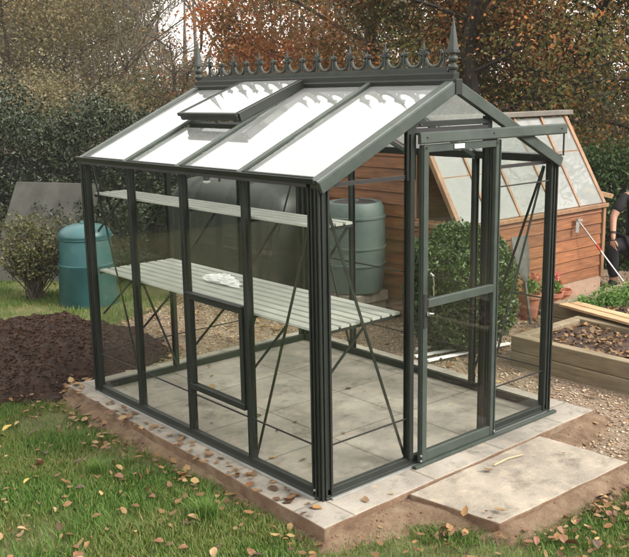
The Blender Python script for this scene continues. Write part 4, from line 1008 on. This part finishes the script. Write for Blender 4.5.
def tree(name, x, y, h, lev, mleaf, nleaf, lsz, label, group=None, bark=None, spread=.6, trunk_h=.28, rad=None, spray=.35, low=0, cluster=.0, bare=False, reach=.42):
    e = empty(name, (x, y, G-.03), label, 'tree', group); m = MB(); tips = []
    rad = rad or h*.016; base = Vector((x, y, G-.06))
    if bare:
        tp = base+Vector((random.gauss(0, .03)*h, random.gauss(0, .03)*h, trunk_h*h))
        m.tube([base, base.lerp(tp, .15), base.lerp(tp, .6), tp], [rad*1.5, rad*1.1, rad, rad*.9], 9, cap=False)
        for b in range(4):
            a = 6.28*b/4+random.uniform(-.5, .5); d = Vector((math.cos(a)*spread, math.sin(a)*spread, .95)).normalized()
            grow(m, tp, d, h*.22, rad*.6, lev, tips, spread*.85)
    else:
        pts = [base]; q = base.copy(); ns = 8
        for i in range(ns): q = q+Vector((random.gauss(0, .02)*h, random.gauss(0, .02)*h, h*.86/ns)); pts.append(q)
        rads = [rad*1.5]+[rad*(1-.85*i/ns) for i in range(1, ns+1)]
        m.tube(pts, rads, 9, cap=False)
        nl = 16+low
        for b in range(nl):
            t = .05+.9*(b+random.random())/nl; k = t*ns; i = min(ns-1, int(k)); st = pts[i].lerp(pts[i+1], k-i)
            a = 2.4*b+random.uniform(-.4, .4); el = -.05+.9*t+random.uniform(-.15, .2)
            d = Vector((math.cos(a), math.sin(a), el)).normalized()
            ln = h*reach*(1.0-.62*abs(t-.38)/.62)*random.uniform(.7, 1.1)
            grow(m, st, d, ln*.45, max(.012, rad*.38*(1-.7*t)), lev-2, tips, .75, .08)
    m.build('trunk', bark or M_bark, e)
    if nleaf:
        T_ = np.array([t[:] for t in tips]); w = np.ones(len(T_)); w[T_[:, 2] > 7] = .3     # what stands far above the picture needs fewer leaves
        cl = fbm(T_[:, 0]*.9+T_[:, 2]*.6+30, T_[:, 1]*.9-T_[:, 2]*.5+30); w *= (rng.random(len(T_))**3+.02)*np.clip((cl-.36)*5, .06, 1.3)
        idx = rng.choice(len(T_), nleaf, p=w/w.sum())
        c = T_[idx]+rng.normal(0, spray, (nleaf, 3))*np.array([1, 1, .7]); c[:, 2] = np.where(c[:, 2] < G+.05, G+rng.random(nleaf)*.5, c[:, 2])
        leaves('crown', c, lsz, mleaf, e, flat=.25, droop=.1)
    return e
def at(px, d):      # ground position d metres from the camera in the direction of a picture column
    v = (rr*((px-314.5)/904.24)+f+uu*.2); v = Vector((v.x, v.y, 0)).normalized(); return CAM.x+v.x*d, CAM.y+v.y*d
O1 = [(.34, .09, .03), (.52, .17, .05), (.60, .25, .07), (.42, .13, .05), (.66, .34, .11)]
OG = [(.06, .075, .02), (.09, .105, .028), (.13, .12, .035), (.11, .13, .035), (.20, .12, .04)]
M_beech = leaf_mat('copper_beech_leaves', O1, [(.13, .12, .035), (.20, .13, .04), (.30, .13, .05), (.10, .10, .03)], tscale=.55, trans=.4)
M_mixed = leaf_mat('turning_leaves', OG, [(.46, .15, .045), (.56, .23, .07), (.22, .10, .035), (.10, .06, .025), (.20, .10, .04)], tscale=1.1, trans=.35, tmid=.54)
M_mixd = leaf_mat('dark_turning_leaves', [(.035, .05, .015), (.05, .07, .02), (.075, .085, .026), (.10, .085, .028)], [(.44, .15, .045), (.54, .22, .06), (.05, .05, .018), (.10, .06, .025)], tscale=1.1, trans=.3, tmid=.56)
M_gold = leaf_mat('olive_gold_leaves', [(.13, .125, .06), (.19, .17, .085), (.25, .205, .10), (.16, .155, .085)], [(.26, .18, .08), (.20, .145, .07), (.17, .17, .08)], tscale=.5, trans=.35)
M_brown = leaf_mat('brown_leaves', [(.16, .145, .105), (.21, .185, .13), (.26, .22, .16), (.18, .16, .11)], [(.16, .17, .10), (.22, .20, .125)], tscale=.5, trans=.3)
M_rust = leaf_mat('rusty_leaves', [(.28, .12, .055), (.36, .17, .08), (.20, .11, .05), (.15, .12, .05)], trans=.35)

x, y = at(368, 16.5); tree('beech_tree', x, y, 9.5, 4, M_beech, 78000, .068, 'copper orange beech tree rising behind the ridge cresting of the greenhouse', spread=.85, trunk_h=.16, low=16, spray=.30)
x, y = at(440, 18); tree('beech_tree', x, y, 10, 4, M_beech, 66000, .068, 'rust and green beech tree behind the finial over the door gable', spread=.8, trunk_h=.16, low=14, spray=.30)
x, y = at(505, 13.8); tree('oak_tree', x, y, 8.5, 4, M_mixed, 120000, .052, 'olive green tree with orange patches standing behind the shed roof', bark=M_barkd, spread=.8, trunk_h=.14, low=18, spray=.28)
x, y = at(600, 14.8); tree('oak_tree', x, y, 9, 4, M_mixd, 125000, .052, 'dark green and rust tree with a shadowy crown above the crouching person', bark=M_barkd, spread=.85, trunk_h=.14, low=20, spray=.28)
x, y = at(680, 13); tree('oak_tree', x, y, 9, 4, M_mixed, 40000, .05, 'turning tree whose branches reach in above the shed end', bark=M_barkd, spread=.85, trunk_h=.14, low=10, spray=.28)
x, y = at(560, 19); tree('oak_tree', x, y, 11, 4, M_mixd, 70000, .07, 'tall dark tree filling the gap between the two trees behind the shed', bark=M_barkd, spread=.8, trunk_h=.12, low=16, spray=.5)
x, y = at(285, 21); tree('beech_tree', x, y, 5.5, 4, M_rust, 9000, .09, 'thin rusty leaved young beech between the bare trees and the copper beech', spread=.6, trunk_h=.2, low=10, spray=.4)
x, y = at(172, 14.5); tree('beech_tree', x, y, 3.6, 3, M_rust, 7000, .048, 'small orange leaved sapling just above the far eaves of the greenhouse', spread=.6, trunk_h=.2, low=10, spray=.22)
M_pale = rough_mat('pale_bark', [(.3, (.10, .085, .065)), (.7, (.19, .165, .13))], 8, .9, .5, 30)
# bare winter trees
for px, d, h, lb in ((130, 26, 11, 'bare branching tree with a forked grey trunk above the hedge'), (160, 23, 10, 'bare tree with crooked limbs against the pale sky beside the far finial'), (222, 27, 11, 'bare tree with fine upright twigs behind the ridge cresting'), (252, 30, 12, 'bare tree farthest back, seen between the rusty beech and the pale sky'), (98, 21, 9, 'slender bare tree rising from the brown thicket')):
    x, y = at(px, d); tree('bare_tree', x, y, h, 5, M_brown, 2500, .06, lb, 'bare trees in the wood', spread=.55, trunk_h=.16, rad=h*.009, spray=.5, bare=True, bark=M_pale)
# thicket of brown and olive trees on the left
k = 0
spec = [(-70, 20, 6.5, M_gold, 'olive gold'), (-20, 24, 7.5, M_brown, 'brown'), (25, 19, 6.5, M_gold, 'olive gold'), (62, 22, 6.8, M_gold, 'olive gold'), (100, 26, 7, M_brown, 'brown'), (140, 30, 6.5, M_brown, 'brown'), (-120, 24, 7, M_brown, 'brown'),
        (45, 30, 9.5, M_brown, 'brown'), (0, 34, 10, M_gold, 'olive gold'), (190, 32, 3.6, M_gold, 'olive gold'), (240, 34, 3.8, M_brown, 'brown'), (310, 30, 8, M_gold, 'olive gold'), (380, 28, 8, M_brown, 'brown'), (85, 34, 9, M_brown, 'brown')]
for px, d, h, mt, cn in spec:
    x, y = at(px, d)
    tree('woodland_tree', x, y, h, 4, mt, int(24000 if d < 29 else 13000), .06 if d < 25 else .085, cn+' leaved autumn tree in the misty wood past the hedge', cn+' trees of the wood', spread=.6, trunk_h=.12, low=16, spray=.34, rad=h*.010)
# low thicket just past the hedge
for i, (px, d, h, mt) in enumerate(((-40, 15, 2.6, M_gold), (10, 14.5, 2.4, M_brown), (50, 15.5, 2.8, M_gold), (85, 14.5, 2.3, M_brown), (115, 15, 2.4, M_gold), (145, 16, 2.6, M_dry), (200, 16, 2.4, M_gold), (235, 17, 2.6, M_dry), (275, 15.5, 2.2, M_dry), (390, 14, 2.2, M_mixed), (430, 13.5, 2.0, M_dry))):
    x, y = at(px, d)
    e = tree('thicket_shrub', x, y, h, 3, mt, 15000, .042, 'brown twiggy shrub of the thicket growing past the hedge', 'thicket shrubs past the hedge', spread=.8, trunk_h=.08, low=10, rad=.025, spray=.28)
    e['category'] = 'shrub'
# far wood as one mass; its unseen side added to dim pane reflections
def far_wood():
    n = 60000; a = rng.uniform(0, 2*math.pi, n); d = 42+rng.random(n)*16
    cx0, cy0 = 1.0, 1.0
    hmax = 7.5+3.0*fbm(a*9, a*0+2)
    # lower where the pale sky shows through
    az = np.arctan2(np.cos(a)*d, np.sin(a)*d)
    x = cx0+np.cos(a)*d; y = cy0+np.sin(a)*d
    aa = np.degrees(np.arctan2(x-CAM.x, y-CAM.y)); gap = np.exp(-((aa-36)/5.5)**2); hm = hmax*(1-.86*gap)
    z = G+hm*rng.random(n)**.8
    o = leaves('far_wood', np.stack([x, y, z], 1), .42, leaf_mat('far_wood_leaves', [(.07, .06, .035), (.11, .085, .05), (.14, .11, .06), (.08, .08, .04)], [(.15, .09, .045), (.10, .085, .05)], tscale=.15, trans=.3), flat=.2)
    struct(o, 'stuff')
    m = MB()
    for k in range(260):
        a = random.uniform(0, 6.28); d = random.uniform(40, 52); x = cx0+math.cos(a)*d; y = cy0+math.sin(a)*d; hgt = random.uniform(5, 8)
        m.tube([(x, y, G), (x+random.gauss(0, .2), y+random.gauss(0, .2), hgt)], [.16, .05], 5)
    t_ = m.build('far_wood_stems', M_bark, o)
far_wood()

# ------------------------------------------------------------------ the person crouching by the far bed
def skin(name, J, E, mat, parent, sub=2):
    me = bpy.data.meshes.new(name); me.from_pydata([Vector(j[0])-parent_world(parent) for j in J], E, []); me.update(); me.materials.append(mat)
    o = bpy.data.objects.new(name, me); COL.objects.link(o)
    if parent: o.parent = parent
    md = o.modifiers.new('skin', 'SKIN'); md.use_smooth_shade = True; md.branch_smoothing = .6
    for i, j in enumerate(J):
        r_ = j[1]; me.skin_vertices[0].data[i].radius = r_ if hasattr(r_, '__len__') else (r_, r_)
    me.skin_vertices[0].data[0].use_root = True
    s = o.modifiers.new('sub', 'SUBSURF'); s.levels = sub; s.render_levels = sub
    return o
def person():
    ox, oy, oz = 6.02, 1.70, G
    P = lambda x, y, z: (ox+x, oy+y, oz+z)
    # sitting back on a low crouch, facing the greenhouse; shoulder line seen from its right side
    J = [(P(.10, .05, .50), (.15, .13)), (P(.08, .04, .68), (.14, .11)), (P(.04, .02, .88), (.155, .11)), (P(.01, .0, 1.03), (.13, .10)), (P(0, 0, 1.12), .06), (P(-.02, 0, 1.17), .055),
         (P(-.03, 0, 1.25), (.085, .095)), (P(-.04, 0, 1.35), (.08, .09)),
         (P(-.10, .13, 1.02), .058), (P(-.22, .19, .80), .042), (P(-.27, .15, .60), .028), (P(-.28, .14, .55), (.035, .02)),
         (P(.06, -.17, 1.02), .058), (P(-.02, -.26, .78), .042), (P(-.22, -.24, .66), .028), (P(-.27, -.23, .64), (.035, .02)),
         (P(.02, .12, .46), .095), (P(-.26, .17, .50), .07), (P(-.18, .17, .12), .045), (P(-.20, .17, .05), .04), (P(-.30, .17, .03), .035),
         (P(.04, -.12, .44), .095), (P(-.20, -.16, .30), .07), (P(.06, -.16, .10), .045), (P(.10, -.16, .05), .04), (P(.0, -.16, .03), .035)]
    E_ = [(0, 1), (1, 2), (2, 3), (3, 4), (4, 5), (5, 6), (6, 7), (3, 8), (8, 9), (9, 10), (10, 11), (3, 12), (12, 13), (13, 14), (14, 15), (0, 16), (16, 17), (17, 18), (18, 19), (19, 20), (0, 21), (21, 22), (22, 23), (23, 24), (24, 25)]
    b = skin('person', J, E_, M_skin, None)
    tag(b, 'person in a black short sleeved top and black trousers crouching beside the shed corner', 'person')
    up = lambda j, k: (J[j][0], tuple(v*k for v in J[j][1]) if hasattr(J[j][1], '__len__') else J[j][1]*k)
    def sub(idx, edges, mat, nm, k=1.12, cut=None):
        JJ = [up(i, k) for i in idx]; 
        if cut: JJ += cut
        return skin(nm, JJ, edges, mat, b)
    mid1 = (tuple(Vector(J[8][0]).lerp(Vector(J[9][0]), .85)), .056); mid2 = (tuple(Vector(J[12][0]).lerp(Vector(J[13][0]), .85)), .056)
    sub([0, 1, 2, 3, 8, 12], [(0, 1), (1, 2), (2, 3), (3, 4), (3, 5), (4, 6), (5, 7)], M_shirt, 'shirt', 1.14, [mid1, mid2])
    sub([0, 16, 17, 18, 21, 22, 23], [(0, 1), (1, 2), (2, 3), (0, 4), (4, 5), (5, 6)], M_trous, 'trousers', 1.2)
    for a_ in (18, 23):
        skin('boot', [up(a_, 1.25), up(a_+1, 1.35), up(a_+2, 1.3)], [(0, 1), (1, 2)], M_leather, b)
    skin('hair', [(P(-.015, 0, 1.33), (.09, .10)), (P(.0, 0, 1.39), (.085, .09)), (P(.02, 0, 1.28), (.07, .08))], [(0, 1), (0, 2)], M_hair, b)
    # face
    hd = Vector(P(-.04, 0, 1.31))
    fm = MB().tube([hd+Vector((-.085, 0, .02)), hd+Vector((-.118, 0, -.02))], [.010, .017], 8); fm.build('nose', M_skin, b, smooth=True)
    for s in (-1, 1):
        MB().lathe([(.001, -.012), (.010, -.006), (.012, 0), (.010, .006), (.001, .012)], hd+Vector((-.078, s*.032, .022)), 10).build('eye', M_white, b, smooth=True)
        MB().tube([hd+Vector((.0, s*.082, -.03)), hd+Vector((.01, s*.095, 0)), hd+Vector((.0, s*.085, .03))], [.008, .012, .008], 6).build('ear', M_skin, b, smooth=True)
    MB().tube([hd+Vector((-.082, -.025, -.052)), hd+Vector((-.092, 0, -.05)), hd+Vector((-.082, .025, -.052))], [.004, .007, .004], 6).build('mouth', rough_mat('lips', [(.3, (.3, .1, .08)), (.7, (.36, .13, .1))]), b, smooth=True)
    # fingers: each a short curled chain rooted in the palm
    for pi, fd, sd_ in ((11, Vector((-.15, -.05, -1)).normalized(), Vector((.2, 1, 0)).normalized()), (15, Vector((-.8, .1, -.6)).normalized(), Vector((0, 1, 0)))):
        c = Vector(J[pi][0]); inward = fd.cross(sd_).normalized()
        for k, (o_, ln) in enumerate(((-.027, .062), (-.009, .075), (.010, .070), (.027, .055))):
            s0 = c+sd_*o_; s1 = s0+fd*.045; s2 = s1+fd*ln*.45+inward*.012; s3 = s2+fd*ln*.35+inward*.028
            skin('finger', [(s0[:], .010), (s1[:], .009), (s2[:], .008), (s3[:], .0068)], [(0, 1), (1, 2), (2, 3)], M_skin, b, 1)
        s0 = c-sd_*.02-fd*.005; skin('thumb', [(s0[:], .012), ((s0-sd_*.03+fd*.025)[:], .010), ((s0-sd_*.038+fd*.055+inward*.01)[:], .008)], [(0, 1), (1, 2)], M_skin, b, 1)
    w0 = Vector(J[10][0]); w1 = Vector(J[9][0]); q = w0.lerp(w1, .14)
    MB().tube([q, q+(w1-w0).normalized()*.022], .036, 16).build('watch', M_black, b)
person()

# thin autumn mist
hz = MB().box((-90, -90, G-1.1), (90, 90, 16)).build('haze', M_ground); hz['kind'] = 'stuff'
hm = bpy.data.materials.new('mist'); hm.use_nodes = True; nt = hm.node_tree; nt.nodes.remove(nt.nodes['Principled BSDF'])
pv = nt.nodes.new('ShaderNodeVolumePrincipled'); pv.inputs['Color'].default_value = (.93, .92, .90, 1); pv.inputs['Density'].default_value = .0008
nt.links.new(pv.outputs[0], nt.nodes['Material Output'].inputs['Volume']); hz.data.materials.clear(); hz.data.materials.append(hm)

# ------------------------------------------------------------------ sky and light
world = bpy.data.worlds.new('World'); scene.world = world; world.use_nodes = True
nt = world.node_tree; bg = nt.nodes['Background']
sky = nt.nodes.new('ShaderNodeTexSky'); sky.sky_type = 'NISHITA'; sky.sun_disc = False
SUN_AZ, SUN_EL = R(155), R(40)       # from the front of the greenhouse, over the camera's shoulder
sky.sun_elevation = SUN_EL; sky.sun_rotation = SUN_AZ; sky.air_density = 1.0; sky.dust_density = 6.0; sky.ozone_density = .5
hs = nt.nodes.new('ShaderNodeHueSaturation'); hs.inputs['Saturation'].default_value = .18
nt.links.new(sky.outputs[0], hs.inputs['Color'])
mx = nt.nodes.new('ShaderNodeMix'); mx.data_type = 'RGBA'; mx.inputs[0].default_value = .55; mx.inputs[7].default_value = (11.6, 11.0, 10.2, 1)
nt.links.new(hs.outputs[0], mx.inputs[6]); nt.links.new(mx.outputs[2], bg.inputs[0])
bg.inputs[1].default_value = .13
sd = bpy.data.lights.new('sun', 'SUN'); so = bpy.data.objects.new('sun', sd); COL.objects.link(so)
sd.energy = 1.5; sd.angle = R(14); sd.color = (1, .94, .86)
sv_ = Vector((math.sin(SUN_AZ)*math.cos(SUN_EL), math.cos(SUN_AZ)*math.cos(SUN_EL), math.sin(SUN_EL)))
so.rotation_euler = sv_.to_track_quat('Z', 'Y').to_euler(); so.location = (0, 0, 20)
vs_ = scene.view_settings; vs_.view_transform = 'Standard'; vs_.look = 'None'; vs_.gamma = 1; vs_.use_curve_mapping = False; vs_.exposure = 1.33
c = scene.cycles
c.max_bounces = 8; c.use_adaptive_sampling = True; c.adaptive_threshold = .02; c.transparent_max_bounces = 24; c.diffuse_bounces = 3; c.glossy_bounces = 4; c.transmission_bounces = 6
c.sample_clamp_indirect = 6; c.caustics_reflective = False; c.caustics_refractive = False
try: c.use_denoising = True
except Exception: pass
